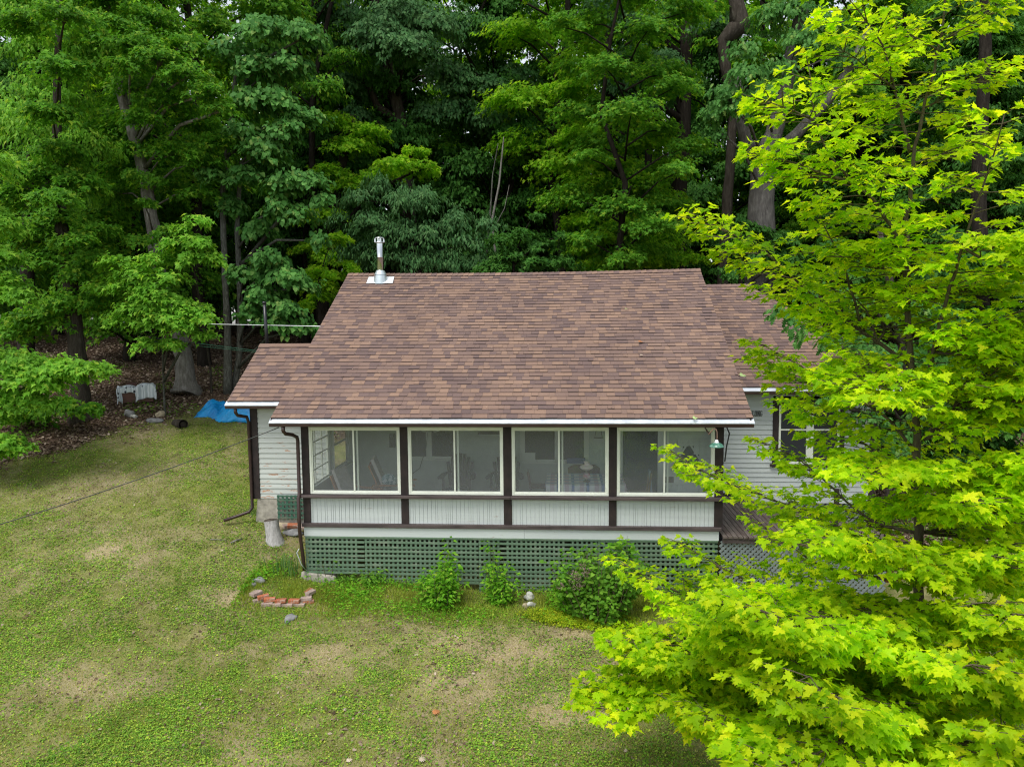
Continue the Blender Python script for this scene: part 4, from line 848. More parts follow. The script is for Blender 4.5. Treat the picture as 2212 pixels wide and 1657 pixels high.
for a_, b_, zt, fr_, sd_, dy_, ln_, lb in ((-.52, .02, .60, .20, 1, .02, 0, "patterned white cloth folded over the left end of the crates"), (-.04, .52, .62, .50, 2, .06, .08, "patterned white cloth hanging down over the right end of the crates"), (-.53, -.40, .585, .50, 3, .035, 0, "narrow cloth end hanging at the far left of the crates")):
    o = sheet(gx+wdt*a_, gx+wdt*b_, gzc+zt, fr_, sd_, dy_, lean=ln_).build("cloth_cover", crm); o.data.transform(ROTC); o.modifiers.new("t", 'SOLIDIFY').thickness = .015; tag(o, lb, "cloth")
# terracotta pots under the maple
terra = plain("terracotta", (.24, .075, .035), .8, .25, 8)
for px, py, lb, s in ((1910, 1252, "large dusty terracotta pot in a gap of the maple leaves", 1.15), (1987, 1262, "middle terracotta pot in a gap of the maple leaves", .85), (2019, 1265, "small terracotta pot at the right of the pot row", .7)):
    q = gp(px, py); p = empty("plant_pot", tuple(q), lb, "pot", "terracotta pots by the deck"); m = MB(); m.lathe(q, [(.0, .0), (.12*s, 0), (.16*s, .24*s), (.185*s, .245*s), (.19*s, .31*s), (.165*s, .31*s), (.15*s, .25*s)], 24); m.build("pot", terra, p)
    m = MB(); m.lathe(q, [(.155*s, .265*s), (.0, .27*s)], 16); m.build("soil", bark_dark, p)
# cables
def cable(pts, r, mat, label, cat="cable", sag=0.):
    P = [np.array(p, float) for p in pts]; out = []
    for a_, b_ in zip(P[:-1], P[1:]):
        for k in range(16): u = k/16; out.append(a_+(b_-a_)*u-np.array((0, 0, sag*4*u*(1-u))))
    out.append(P[-1]); m = MB(); m.tube(out, r, 6); o = m.build("cable", mat); return tag(o, label, cat)
cable([at(692, 705, 2.6), at(250, 696, 9.5)], .010, white_metal, "white overhead cable running from the porch roof to the woods")
green_wire = plain("green_wire", (.02, .10, .06), .4)
cable([at(566, 759, 3.3), at(300, 726, 9.0)], .006, green_wire, "upper green clothesline left of the side roof", "clothesline"); cable([at(566, 762, 3.35), at(312, 735, 9.0)], .006, green_wire, "lower green clothesline left of the side roof", "clothesline")
cable([at(603, 923, .05), at(270, 1045, -1.5), at(-60, 1150, -3.0)], .0085, plain("dark_cable", (.03, .033, .03), .5), "dark cable slanting from the porch eave down to the left", sag=.02)
cable([(4.19, .38, 3.13), (4.27, .40, 2.95), (4.22, .40, 2.7), (4.19, .4, 2.4)], .014, black_pipe, "black cable looped on the right porch post")
m = MB(); m.tube([(-4.23, .25, .62), (-4.27, .22, .55), (-4.2, .25, .3), (-4.14, .3, .18)], .009, 6); o = m.build("rope", white_paint); tag(o, "frayed white rope on the porch downspout", "rope")
# fallen leaves one can pick out
# ------------------------------------------------------------------ leaves
def tpl(half, fold=.10, cen=(0, .35), curl=.0):
    """outline given for the right half from stem to tip; mirrored and folded along the midrib, fanned from cen"""
    n = len(half); P = [(0, 0, 0)]; F = []
    V = [(cen[0], cen[1], 0.)]
    for x, y in half: V.append((x, y, abs(x)*fold-curl*y*y))
    L = []
    for x, y in half[1:-1]: L.append(len(V)); V.append((-x, y, abs(x)*fold-curl*y*y))
    Rr = list(range(1, n+1)); Lf = [1]+L+[n]
    for a, b_ in zip(Rr[:-1], Rr[1:]): F.append((0, a, b_))
    for a, b_ in zip(Lf[:-1], Lf[1:]): F.append((0, b_, a))
    return np.array(V), np.array(F)
MAPLE = tpl([(0, 0), (.20, -.13), (.19, .02), (.47, .03), (.38, .15), (.66, .36), (.44, .40), (.42, .52), (.19, .44), (.17, .63), (.26, .70), (.11, .80), (0, 1.05)], .16, (0, .25), .12)
MAPLE_S = tpl([(0, 0), (.26, -.10), (.22, .06), (.60, .30), (.36, .42), (.18, .44), (.17, .68), (0, 1.0)], .2, (0, .25), .15)
MAPLE_F = tpl([(0, 0), (.5, .02), (.24, .22), (.5, .55), (.14, .52), (0, 1.0)], .25, (0, .3), .15)
HEART = tpl([(0, .06), (.22, -.02), (.42, .16), (.44, .42), (.26, .76), (0, 1.04)], .14, (0, .4), .15)
OAK = tpl([(0, 0), (.06, .12), (.26, .14), (.12, .26), (.38, .36), (.14, .46), (.36, .62), (.14, .66), (.18, .84), (0, 1.0)], .15, (0, .45), .2)
NARROW = tpl([(0, 0), (.15, .25), (.16, .5), (0, 1.0)], .3, (0, .4), .25)
OVAL = tpl([(0, 0), (.24, .2), (.28, .5), (0, 1.0)], .25, (0, .4), .2)
def unit(a): return a/(np.linalg.norm(a, axis=-1, keepdims=True)+1e-9)
def leaf_mesh(P, D, Nn, S, T):
    V, F = T; D = unit(D); X_ = unit(np.cross(D, Nn)); Z_ = np.cross(X_, D)
    S = S[:, None, None]; q_ = np.random.default_rng(len(P)); cz = q_.uniform(.1, 2.6, (len(P), 1, 1)); cx = q_.uniform(.82, 1.12, (len(P), 1, 1))
    W = P[:, None, :]+S*(V[None, :, 0:1]*cx*X_[:, None, :]+V[None, :, 1:2]*D[:, None, :]+V[None, :, 2:3]*cz*Z_[:, None, :])
    n, k = len(P), len(V)
    return W.reshape(-1, 3), (F[None]+np.arange(n)[:, None, None]*k).reshape(-1, 3)
def sprays(cen, out, nl, ls, wd, droop, rg, jn=.30, spread=.6, thick=.06):
    """cen Kx3 spray centres, out Kx3 horizontal growth directions -> leaf positions, directions, normals"""
    K = len(cen); out = unit(out*np.array((1, 1, 0))); dr = np.broadcast_to(droop, (K,))[:, None]
    o = unit(out*np.cos(dr)+np.array((0, 0, -1.))*np.sin(dr)); sd = np.cross(o, np.array((0, 0, 1.))); sd = unit(sd); n_ = np.cross(sd, o)
    a = rg.random((K, nl)); b_ = rg.uniform(-1, 1, (K, nl)); w_ = np.sin(np.pi*np.clip(a, .08, .95)**.75)
    ls = np.broadcast_to(ls, (K,))[:, None, None]; wd = np.broadcast_to(wd, (K,))[:, None, None]
    P = cen[:, None, :]+o[:, None, :]*((a-.5)[..., None]*ls)+sd[:, None, :]*((b_*w_)[..., None]*wd*.5)+n_[:, None, :]*rg.normal(0, thick, (K, nl))[..., None]
    P[..., 2] -= (np.abs(b_)*w_)[...]*wd[..., 0]*.12
    th = b_*spread+rg.normal(0, .35, (K, nl)); D = o[:, None, :]*np.cos(th)[..., None]+sd[:, None, :]*np.sin(th)[..., None]; D[..., 2] -= rg.uniform(.0, .4, (K, nl))
    Nn = n_[:, None, :]+rg.normal(0, jn, (K, nl, 3))
    return P.reshape(-1, 3), D.reshape(-1, 3), Nn.reshape(-1, 3)
def lobe(c, r, axis, rg, size, dens=2.6, flat=.62, nl=26, droop=(.1, .5), tier=True):
    """one bough's worth of foliage as flat overlapping sprays"""
    la = size*size*.55; tot = dens*math.pi*r*r/la; K = max(3, int(tot/nl)); ls = min(1.15, .55*r+.25)
    d = unit(rg.normal(0, 1, (K, 3))); d[:, 2] = np.where(d[:, 2] < -.35, -d[:, 2]*.6, d[:, 2]); rad = rg.random(K)**.42
    cen = c+d*rad[:, None]*np.array((r-.25*ls, r-.25*ls, r*flat)); out = (cen-c)*1.0+(c-axis)*np.array((1, 1, 0))*.35/max(.3, np.linalg.norm((c-axis)[:2]))*r+rg.normal(0, .15*r, (K, 3))
    dr = rg.uniform(droop[0], droop[1], K)+.25*np.clip(rad, 0, 1)*(d[:, 2] < .2)
    return sprays(cen, out, nl, ls*rg.uniform(.75, 1.15, K), ls*.75, dr, rg), cen
def make_tree(name, loc, label, trunk, bark, lobes, leaf, T, size, cat="tree", group=None, dens=2.6, flat=.62, nl=26, droop=(.1, .5), dk=1.55, limbs=(), seed=1, rcrown="crown", twigs=True, ntr=10):
    """trunk: list of (xyz, radius); lobes: list of (centre, radius)"""
    rg = np.random.default_rng(seed); root = empty(name, loc, label, cat, group)
    m = MB()
    if trunk:
        P = [np.array(p) for p, r in trunk]; rad = [r for p, r in trunk]
        # resample with wobble
        Q, q = [], []
        for i in range(len(P)-1):
            for k in range(4): u = k/4; Q.append(P[i]+(P[i+1]-P[i])*u+rg.normal(0, rad[i]*.06, 3)); q.append((rad[i]+(rad[i+1]-rad[i])*u)*rg.uniform(.95, 1.05))
        Q.append(P[-1]); q.append(rad[-1]); m.tube(Q, q, ntr)
    for lm in limbs: m.tube([p for p, r in lm], [r for p, r in lm], 7)
    A = []
    tp = np.array([p for p, r in trunk]) if trunk else np.array([loc])
    for c, r in lobes:
        c = np.array(c, float)
        # attach point: on the trunk, a bit lower than the lobe
        dist = np.abs(tp[:, 2]-(c[2]-.45*np.linalg.norm((tp-c)[:, :2], axis=1))); j = int(np.argmin(dist)); ax = tp[j]
        if len(tp) > 1:
            zt = c[2]-rg.uniform(.15, .6)*np.linalg.norm((ax-c)[:2]); zs = tp[:, 2]; ax = np.array([np.interp(zt, np.sort(zs), tp[np.argsort(zs), q]) for q in range(3)])
        s, cen = lobe(c, r*1.22, ax, rg, size, dens*dk, flat, nl, droop); A.append(s)
        if twigs and rg.random() < .6:
            mid = (ax+c)/2+np.array((0, 0, .12*np.linalg.norm(c-ax))); br = max(.012, .013*np.linalg.norm(c-ax))
            m.tube([ax, mid, c], [br*1.3, br, br*.55], 6)
            for e in cen[::4]: m.tube([c*.75+mid*.25, (c+e)/2+np.array((0, 0, .04)), e], [br*.42, br*.3, .006], 4, cap=False)
    m.build("trunk", bark, root)
    P = np.concatenate([a[0] for a in A]); D = np.concatenate([a[1] for a in A]); Nn = np.concatenate([a[2] for a in A])
    V, F = leaf_mesh(P, D, Nn, size*rg.uniform(.7, 1.2, len(P)), T); link(rcrown, raw_mesh(rcrown, V, F), leaf, root)
    return root

L_MAPLE = leafmat("bright_maple_leaf", [(0, (.20, .40, .006)), (.35, (.31, .51, .007)), (.7, (.46, .62, .010)), (.95, (.60, .70, .015)), (1, (.66, .66, .02))], trans=.55, rough=.45, sat_noise=.8)
L_GREEN = leafmat("green_maple_leaf", [(0, (.055, .175, .014)), (.5, (.088, .25, .018)), (.85, (.15, .33, .026)), (1, (.25, .37, .03))], trans=.45)
L_LIGHT = leafmat("light_green_leaf", [(0, (.10, .27, .024)), (.5, (.16, .37, .034)), (.9, (.24, .46, .045)), (1, (.35, .48, .055))], trans=.42)
L_YELLOW = leafmat("yellow_green_leaf", [(0, (.11, .28, .012)), (.5, (.19, .40, .016)), (1, (.33, .50, .03))], trans=.6)
L_BLUE = leafmat("bluish_oak_leaf", [(0, (.040, .118, .036)), (.5, (.062, .16, .050)), (1, (.105, .21, .072))], trans=.3)
L_HEART = leafmat("basswood_leaf", [(0, (.048, .155, .030)), (.5, (.075, .21, .042)), (.9, (.12, .28, .06)), (1, (.22, .32, .08))], trans=.35)
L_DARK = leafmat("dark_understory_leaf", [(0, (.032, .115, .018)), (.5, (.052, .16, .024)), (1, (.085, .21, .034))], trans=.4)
def sp(px, py, Y): return at(px, py, Y)
def T_(pts): return [(at(x, y, Y), r) for x, y, Y, r in pts]
def base_of(pts):
    x, y, Y, r = pts[0]; p = at(x, y, Y); g = g1(p[0], p[1]); return np.array((p[0], p[1], g))
def Lb(l, Y0): # lobes given as (px, py, rpx[, dY])
    out = []
    for q in l:
        Y = Y0+(q[3] if len(q) > 3 else 0); out.append((at(q[0], q[1], Y), q[2]*(Y+13.85)/1586))
    return out
def hero(name, label, tr, bark, lobes, Y, leaf, T, size, seed, **kw):
    tk = T_(tr); b0 = base_of(tr); b0[2] -= .0
    if tk[0][0][2] > b0[2]+.05: tk = [((b0[0], b0[1], b0[2]-.15), tk[0][1]*1.35), ((b0[0], b0[1], b0[2]+.25), tk[0][1]*1.1)]+[q for q in tk if q[0][2] > b0[2]+.4]
    else: tk[0] = (np.array((tk[0][0][0], tk[0][0][1], b0[2]-.15)), tk[0][1]*1.35)
    return make_tree(name, tuple(b0), label, tk, bark, Lb(lobes, Y), leaf, T, size, seed=seed, **kw)

# ---- left edge of the wood
hero("maple_tree", "maple at the far left edge whose pale green low branch overhangs the lawn", [(-150, 1010, 3.4, .16), (-140, 700, 3.4, .13), (-110, 400, 3.6, .10), (-80, 150, 3.8, .06)], bark_brown,
     [(20, 800, 66), (80, 810, 66), (60, 780, 50), (140, 795, 50), (110, 830, 46), (190, 797, 38), (228, 800, 24), (160, 815, 30), (10, 860, 60), (75, 865, 48), (-30, 780, 80), (-40, 900, 60), (15, 955, 40, -.3), (45, 968, 24, -.3), (-30, 980, 50), (40, 640, 44), (-10, 610, 60), (5, 560, 50), (-40, 480, 80), (-60, 350, 90)], 3.2, L_LIGHT, MAPLE_S, .125, 31, flat=.40, dens=2.4, nl=20, droop=(.15, .45))
hero("maple_tree", "dark ridged maple trunk at the left beside the hollow log", [(178, 908, 6.8, .31), (176, 880, 6.8, .27), (170, 780, 6.8, .245), (160, 700, 6.8, .23), (148, 560, 6.9, .20), (132, 480, 7, .18), (125, 380, 7.2, .15), (122, 240, 7.4, .12), (126, 80, 7.6, .09), (130, -120, 7.8, .05)], bark_brown,
     [(60, 900, 52, -.8), (130, 880, 44, -.8), (200, 885, 26, -.6), (150, 660, 60), (90, 690, 66), (30, 720, 70), (215, 660, 50), (110, 560, 60), (170, 600, 52), (60, 520, 66), (210, 560, 40), (130, 470, 60), (220, 500, 44), (30, 430, 70), (90, 380, 70), (180, 400, 50), (130, 330, 60), (260, 600, 40), (120, 430, 50, -1.2), (110, 250, 60, -1), (130, 150, 60, -1), (140, 40, 60, -1), (160, 520, 40, -1.2), (60, 60, 70)], 6.6, L_GREEN, MAPLE_S, .13, 32, flat=.42, dens=2.3, nl=24)
hero("ash_tree", "narrow-leaved light green tree in the upper left corner", [(60, 900, 9.5, .22), (60, 500, 9.5, .18), (70, 300, 9.5, .14), (90, 60, 9.5, .08)], bark_dark,
     [(0, -20, 80), (90, -30, 80), (190, -20, 80), (60, 290, 70, -1.5), (120, 340, 66, -1.5), (180, 310, 56, -1.5), (10, 260, 70, -1.2), (10, 360, 60), (70, 200, 60), (150, 220, 60), (230, 330, 40, -1), (180, 150, 70), (60, 110, 70), (120, 50, 80), (220, 60, 70), (10, 30, 80), (250, 130, 60), (200, 420, 40)], 9.0, L_LIGHT, NARROW, .17, 33, dens=2.8, flat=.55, droop=(.2, .8))
hero("maple_tree", "tall leaning maple with a knot hole and a broad bare grey base", [(405, 860, 9.4, .40), (401, 820, 9.4, .31), (396, 770, 9.4, .28), (388, 715, 9.4, .26), (352, 640, 9.3, .235), (336, 540, 9.2, .22), (328, 470, 9.2, .21), (316, 400, 9.2, .19), (300, 330, 9.2, .18), (275, 250, 9.2, .165), (255, 180, 9.2, .16), (238, 60, 9.2, .15), (225, -60, 9.2, .13)], bark_grey,
     [(300, 100, 56, -1.2), (350, 130, 56, -1.4), (405, 165, 52, -1.4), (450, 205, 46, -1.4), (480, 240, 36, -1.3), (300, 190, 56), (360, 220, 60, -.6), (430, 270, 54), (380, 330, 60), (300, 330, 54, .8), (440, 350, 54), (480, 310, 46), (350, 400, 54, .8), (430, 420, 46, .5), (345, 600, 30, -1.3), (300, 520, 34, -1), (310, 440, 26, -.9), (290, 380, 30, -.9), (360, 500, 30, -.9), (250, 280, 50, .8), (400, 100, 56), (260, 60, 50, -1.2), (230, 0, 60), (280, 150, 44, -1.6), (330, 560, 34, -1), (310, 260, 40, -1.2), (340, 50, 66, .6), (250, 420, 50, 1.5), (270, 370, 50, 1.2)], 8.6, L_GREEN, MAPLE_S, .13, 34, flat=.42, dens=2.1, nl=24, limbs=[])
m = MB(); q = at(329, 446, 8.95); m.lathe((0, 0, 0), [(.13, 0), (.10, .05), (.07, .02), (.0, -.03)], 14)
o = m.build("knot_hole", bark_dark, bpy.data.objects["maple_tree.002"]); o.location = Vector(tuple(q))-bpy.data.objects["maple_tree.002"].location; o.rotation_euler = (R(90), 0, 0); o.scale = (.9, 1.5, 1)
hero("understory_maple", "sunlit low maple sapling spreading above the covered crates", [(354, 846, 7.6, .03), (350, 720, 6.6, .025), (340, 600, 6, .02)], bark_lichen,
     [(250, 570, 40), (220, 620, 40), (330, 560, 30), (300, 590, 40), (270, 620, 44), (360, 600, 40), (380, 690, 40), (345, 680, 44), (330, 630, 44), (300, 660, 46), (360, 650, 44), (410, 670, 44), (450, 690, 30), (260, 690, 40), (330, 700, 44), (390, 710, 36), (440, 725, 24), (320, 745, 34), (370, 745, 30)], 6.0, L_LIGHT, MAPLE_S, .13, 35, flat=.38, dens=2.0, nl=20)
hero("understory_maple", "rounded light green maple bough in front of the twin lichen trunks", [(455, 800, 9.5, .035), (440, 700, 8.5, .03), (415, 560, 6.6, .02)], bark_brown,
     [(400, 500, 30), (430, 480, 26), (385, 530, 34), (430, 530, 38), (410, 560, 38), (455, 560, 26), (370, 560, 24)], 6.4, L_LIGHT, MAPLE_S, .14, 36, flat=.5, dens=2.2, nl=20)
hero("basswood_tree", "left one of the two slim lichen-spotted trunks, with big heart-shaped leaves", [(491, 846, 9.6, .115), (491, 700, 9.6, .105), (486, 600, 9.6, .10), (480, 420, 9.6, .09), (500, 250, 9.5, .07), (520, 60, 9.4, .05)], bark_lichen,
     [(520, 290, 50), (570, 330, 50), (620, 290, 46), (540, 220, 50), (600, 220, 54), (660, 260, 46), (560, 150, 54), (630, 150, 54), (580, 70, 60), (660, 80, 50), (500, 110, 50), (530, 380, 44), (500, 450, 36, .8), (460, 380, 36)], 8.8, L_HEART, HEART, .16, 37, flat=.5, dens=1.9, nl=16, droop=(.3, .9))
hero("basswood_tree", "right one of the slim lichen-spotted trunks, its large leaves by the black pipe", [(508, 830, 9.9, .10), (518, 760, 9.9, .095), (518, 640, 9.9, .09), (512, 500, 9.8, .08), (520, 350, 9.6, .06)], bark_lichen,
     [(620, 400, 46), (670, 390, 40), (700, 430, 24), (600, 450, 40), (650, 470, 40), (580, 560, 40), (530, 590, 34), (620, 600, 44), (570, 640, 46), (620, 670, 44), (650, 710, 34), (590, 700, 40), (540, 680, 34), (660, 620, 30), (690, 520, 24), (560, 500, 40, .8)], 8.6, L_HEART, HEART, .155, 38, flat=.5, dens=1.8, nl=16, droop=(.3, .9))
# ---- behind the house
hero("oak_tree", "big oak behind the chimney with forked grey trunk and bluish drooping foliage", [(900, 640, 19, .40), (885, 500, 19, .34), (873, 300, 19, .30), (862, 240, 19, .28), (842, 160, 18.8, .24), (825, 60, 18.5, .2), (800, -40, 18, .15)], bark_brown,
     [(760, 60, 60), (820, 90, 66, -2.5), (890, 110, 66, -2.5), (780, 140, 50, -1), (850, 40, 70, -2), (930, 60, 66, -2), (960, 160, 56), (1010, 190, 60), (1070, 200, 56), (1120, 170, 44), (990, 240, 50), (1060, 260, 50), (930, 250, 44), (700, 30, 60), (680, 90, 50), (720, 120, 50), (740, 190, 46), (760, 250, 40), (1000, 60, 60)], 18, L_BLUE, OAK, .19, 41, dens=2.8, flat=.6, nl=26,
     limbs=[[(sp(862, 262, 19), .2), (sp(815, 230, 18.8), .16), (sp(780, 150, 18.5), .14), (sp(760, 60, 18), .16), (sp(740, -30, 18), .1)]], droop=(.3, .9))
hero("buckeye_tree", "bluish green small tree rising just behind the steel chimney", [(885, 640, 14, .2), (888, 540, 14, .17), (880, 420, 14, .1)], bark_dark,
     [(770, 430, 44), (820, 400, 40), (870, 440, 56), (930, 440, 44), (800, 490, 56), (870, 510, 60), (940, 510, 56), (1000, 480, 40), (1020, 530, 46), (760, 540, 46), (830, 560, 56), (910, 570, 56), (980, 570, 50), (1050, 570, 40), (735, 480, 30), (1060, 480, 30)], 13.8, L_BLUE, NARROW, .19, 42, dens=3.4, flat=.6, nl=30, droop=(.3, 1.0))
hero("maple_tree", "bright green layered maple left of the chimney", [(700, 660, 16, .22), (720, 450, 16, .2), (760, 250, 16, .15)], bark_dark,
     [(760, 320, 54), (720, 270, 50), (800, 290, 40), (860, 360, 44, -1), (910, 365, 38, -1), (820, 380, 44), (760, 400, 44), (710, 380, 50), (700, 470, 50), (720, 560, 50), (700, 620, 40), (900, 330, 30, -1), (670, 540, 40)], 15.5, L_YELLOW, MAPLE_F, .16, 43, dens=2.4, flat=.42)
hero("maple_tree", "large bright green maple rising behind the right half of the main roof", [(1340, 640, 16.5, .3), (1335, 450, 16.5, .26), (1320, 250, 16.5, .2), (1310, 60, 16.5, .12)], bark_dark,
     [(1250, 480, 46, -1.2), (1300, 520, 50, -1.4), (1360, 490, 54, -1.2), (1250, 540, 34, -1.2), (1420, 520, 54, -1), (1480, 560, 46, -1), (1400, 570, 50, -1.4), (1330, 580, 50, -1.6), (1280, 575, 40, -1.6), (1250, 400, 50), (1310, 360, 56), (1380, 400, 60), (1440, 440, 50), (1260, 300, 60), (1340, 260, 60), (1230, 200, 56), (1400, 310, 56), (1450, 360, 40)], 16, L_YELLOW, MAPLE_F, .155, 44, dens=2.4, flat=.42)
hero("maple_tree", "tall yellow-green maple high behind the middle of the roof", [(1225, 640, 24, .3), (1225, 400, 24, .26), (1225, 150, 24, .2), (1240, -30, 24, .14)], bark_dark,
     [(1200, 60, 60), (1270, 90, 70), (1330, 60, 60), (1390, 110, 60), (1250, 160, 60), (1180, 140, 50), (1310, 160, 60), (1200, 230, 50), (1150, 60, 60), (1080, 60, 60), (1130, -10, 70), (1250, 0, 80), (1400, 0, 80), (1460, 60, 60)], 23, L_YELLOW, MAPLE_F, .18, 45, dens=2.0, flat=.5)
hero("oak_tree", "dark oak trunk with crooked left limbs right of the roof's middle", [(1466, 640, 18, .34), (1466, 590, 18, .33), (1462, 470, 18, .33), (1474, 330, 18, .32), (1477, 200, 18, .3), (1484, 80, 18, .27), (1492, -40, 18, .22)], bark_dark,
     [(1350, 130, 50, -1), (1400, 160, 46, -1), (1330, 190, 40, -1), (1440, 200, 36, -1.5), (1380, 230, 40, -1.5), (1430, 130, 44, -1), (1360, 60, 60), (1420, 50, 50), (1540, 60, 50), (1300, 30, 60)], 17, L_BLUE, OAK, .18, 46, dens=2.2, flat=.5, droop=(.3, .8),
     limbs=[[(sp(1476, 262, 18), .2), (sp(1440, 236, 17.6), .13), (sp(1405, 230, 17.2), .1), (sp(1375, 234, 17), .05)], [(sp(1480, 130, 18), .2), (sp(1440, 95, 18), .15), (sp(1415, 40, 17.6), .13), (sp(1380, 10, 17.4), .08)], [(sp(1482, 110, 18), .2), (sp(1520, 60, 18), .14), (sp(1550, 0, 18), .1)]])
bark_oak = barkmat("ridged_grey_oak_bark", (.045, .040, .036), (.13, .12, .11), (.24, .225, .205), 12)
hero("oak_tree", "massive twin-forked oak trunk behind the right wing", [(1640, 660, 13.5, .56), (1640, 560, 13.5, .50), (1642, 470, 13.5, .46), (1652, 340, 13.5, .44), (1672, 290, 13.5, .30), (1692, 210, 13.4, .26), (1712, 110, 13.3, .24), (1735, 10, 13.2, .21), (1745, -60, 13.2, .18)], bark_oak,
     [(1540, 250, 34, -2), (1565, 210, 40, -2.2), (1610, 160, 40, -2.4), (1640, 200, 36, -2.2), (1590, 240, 34, -2.2), (1680, 150, 40, -1.5), (1600, 110, 36, -1), (1730, 90, 46, -1), (1700, 30, 50), (1650, 40, 46), (1790, 60, 46), (1850, 130, 50), (1560, 290, 20, -2)], 13, L_HEART, OAK, .20, 47, dens=1.9, flat=.6, nl=16, droop=(.4, 1.0),
     limbs=[[(sp(1650, 345, 13.5), .3), (sp(1612, 310, 13.3), .24), (sp(1600, 250, 13), .2), (sp(1590, 150, 13), .18)], [(sp(1660, 345, 13.5), .28), (sp(1720, 290, 13.2), .2), (sp(1790, 215, 13), .17), (sp(1840, 140, 12.8), .15), (sp(1880, 60, 12.6), .13)]])
# broken limb hanging by the twin oak
hero("broken_tree", "dead broken trunk with a swollen burl hanging at the upper right", [(1560, 640, 16, .22), (1572, 420, 16, .2), (1585, 250, 15.8, .17), (1568, 150, 15.6, .2), (1560, 90, 15.6, .24), (1598, 55, 15.5, .38), (1590, 10, 15.5, .28), (1580, -60, 15.5, .22)], bark_brown,
     [(1520, 100, 24), (1545, 20, 30), (1640, 100, 30)], 15.5, L_GREEN, MAPLE_F, .2, 48, dens=1.5)
hero("dead_tree", "thin bare grey dead trunk behind the middle of the roof", [(1070, 545, 15, .05), (1062, 480, 15, .05), (1078, 400, 15, .04), (1086, 320, 15, .03), (1088, 296, 15, .015)], bark_grey, [(1060, 560, 26)], 15, L_DARK, MAPLE_F, .15, 49, dens=1,
     limbs=[[(sp(1064, 500, 15), .03), (sp(1090, 450, 15), .012), (sp(1100, 400, 15), .008)]])
hero("dead_tree", "slender bare leaning stem left of the thin dead trunk", [(1052, 545, 15.5, .04), (1060, 450, 15.5, .035), (1064, 380, 15.5, .025), (1076, 310, 15.5, .012)], bark_lichen, [(1040, 575, 26)], 15.5, L_DARK, MAPLE_F, .15, 50, dens=1)
hero("understory_tree", "low dark bluish shrubby tree behind the right wing roof", [(1600, 640, 12.6, .08), (1600, 540, 12.6, .06)], bark_dark,
     [(1600, 490, 30), (1640, 510, 36), (1690, 520, 40), (1590, 540, 34), (1650, 560, 40), (1720, 560, 40), (1760, 600, 40), (1800, 540, 40), (1570, 590, 26), (1840, 600, 50)], 12.4, L_DARK, OAK, .18, 51, dens=2.6)
hero("understory_tree", "fine-twigged low green tree just behind the ridge at the middle", [(1110, 640, 13, .07), (1110, 560, 13, .05)], bark_dark,
     [(1080, 520, 34), (1130, 510, 34), (1180, 530, 36), (1100, 560, 40), (1160, 570, 40), (1220, 570, 36), (1060, 580, 36), (1210, 510, 24), (1150, 470, 24)], 12.8, L_DARK, MAPLE_F, .16, 52, dens=2.0, flat=.4)
hero("understory_tree", "yellow-green low maple in the gap left of the chimney roof corner", [(690, 700, 12, .06), (690, 600, 12, .05)], bark_dark,
     [(700, 640, 30), (730, 600, 34), (690, 590, 34), (660, 660, 30), (720, 520, 36), (760, 580, 30)], 12, L_YELLOW, MAPLE_S, .16, 53, dens=2, flat=.4)
# oak boughs over the right wing
hero("oak_tree", "slim oak with bluish leaves hanging over the hipped wing roof", [(1960, 900, 6.0, .13), (1940, 700, 5.8, .11), (1900, 500, 5.6, .07)], bark_brown,
     [(1700, 690, 22, -3), (1680, 675, 16, -3), (1760, 640, 24, -2.5), (1800, 640, 30, -2), (1850, 660, 34, -1.5), (1740, 720, 26, -3.2), (1790, 740, 28, -3), (1850, 740, 34, -2.5), (1800, 800, 30, -3), (1790, 860, 24, -3.4), (1860, 830, 34, -2.5), (1900, 760, 44, -1.5), (1920, 860, 44, -1.5), (1880, 900, 34, -2.5), (1950, 960, 50, -2), (2010, 900, 50), (2060, 820, 60), (1980, 680, 60)], 5.5, L_HEART, OAK, .17, 54, dens=1.7, nl=14, droop=(.4, 1.0))
# ---- upper right and other background trees
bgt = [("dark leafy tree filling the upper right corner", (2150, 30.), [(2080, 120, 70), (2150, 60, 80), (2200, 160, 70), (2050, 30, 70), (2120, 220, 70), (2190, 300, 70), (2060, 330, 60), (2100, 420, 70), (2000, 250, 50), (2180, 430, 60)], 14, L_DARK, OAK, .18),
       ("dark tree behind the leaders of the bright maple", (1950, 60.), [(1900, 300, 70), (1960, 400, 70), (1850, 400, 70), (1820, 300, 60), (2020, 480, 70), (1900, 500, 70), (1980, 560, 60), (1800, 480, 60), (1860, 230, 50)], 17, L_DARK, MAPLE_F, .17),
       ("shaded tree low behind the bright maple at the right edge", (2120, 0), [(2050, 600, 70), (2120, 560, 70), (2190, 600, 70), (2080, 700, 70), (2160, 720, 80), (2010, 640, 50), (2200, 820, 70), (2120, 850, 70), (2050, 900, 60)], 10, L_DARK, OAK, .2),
       ("yellow-green tree glowing behind the massive twin-forked oak", (1760, 0), [(1700, 260, 60), (1760, 320, 60), (1740, 200, 60), (1800, 260, 50), (1820, 160, 60), (1900, 160, 60), (1780, 100, 60), (1860, 60, 60), (1560, 350, 60), (1540, 430, 60), (1580, 480, 50)], 25, L_YELLOW, MAPLE_F, .19)]
for i, (lb, (tx, _), lbs, Y0, lf, T, sz) in enumerate(bgt):
    hero("woodland_tree", lb, [(tx, 660, Y0+.6, .24), (tx-8, 400, Y0+.6, .22), (tx+10, 100, Y0+.6, .17), (tx+6, -60, Y0+.6, .12)], bark_dark, lbs, Y0, lf, T, sz, 60+i, dens=2.0, flat=.55)

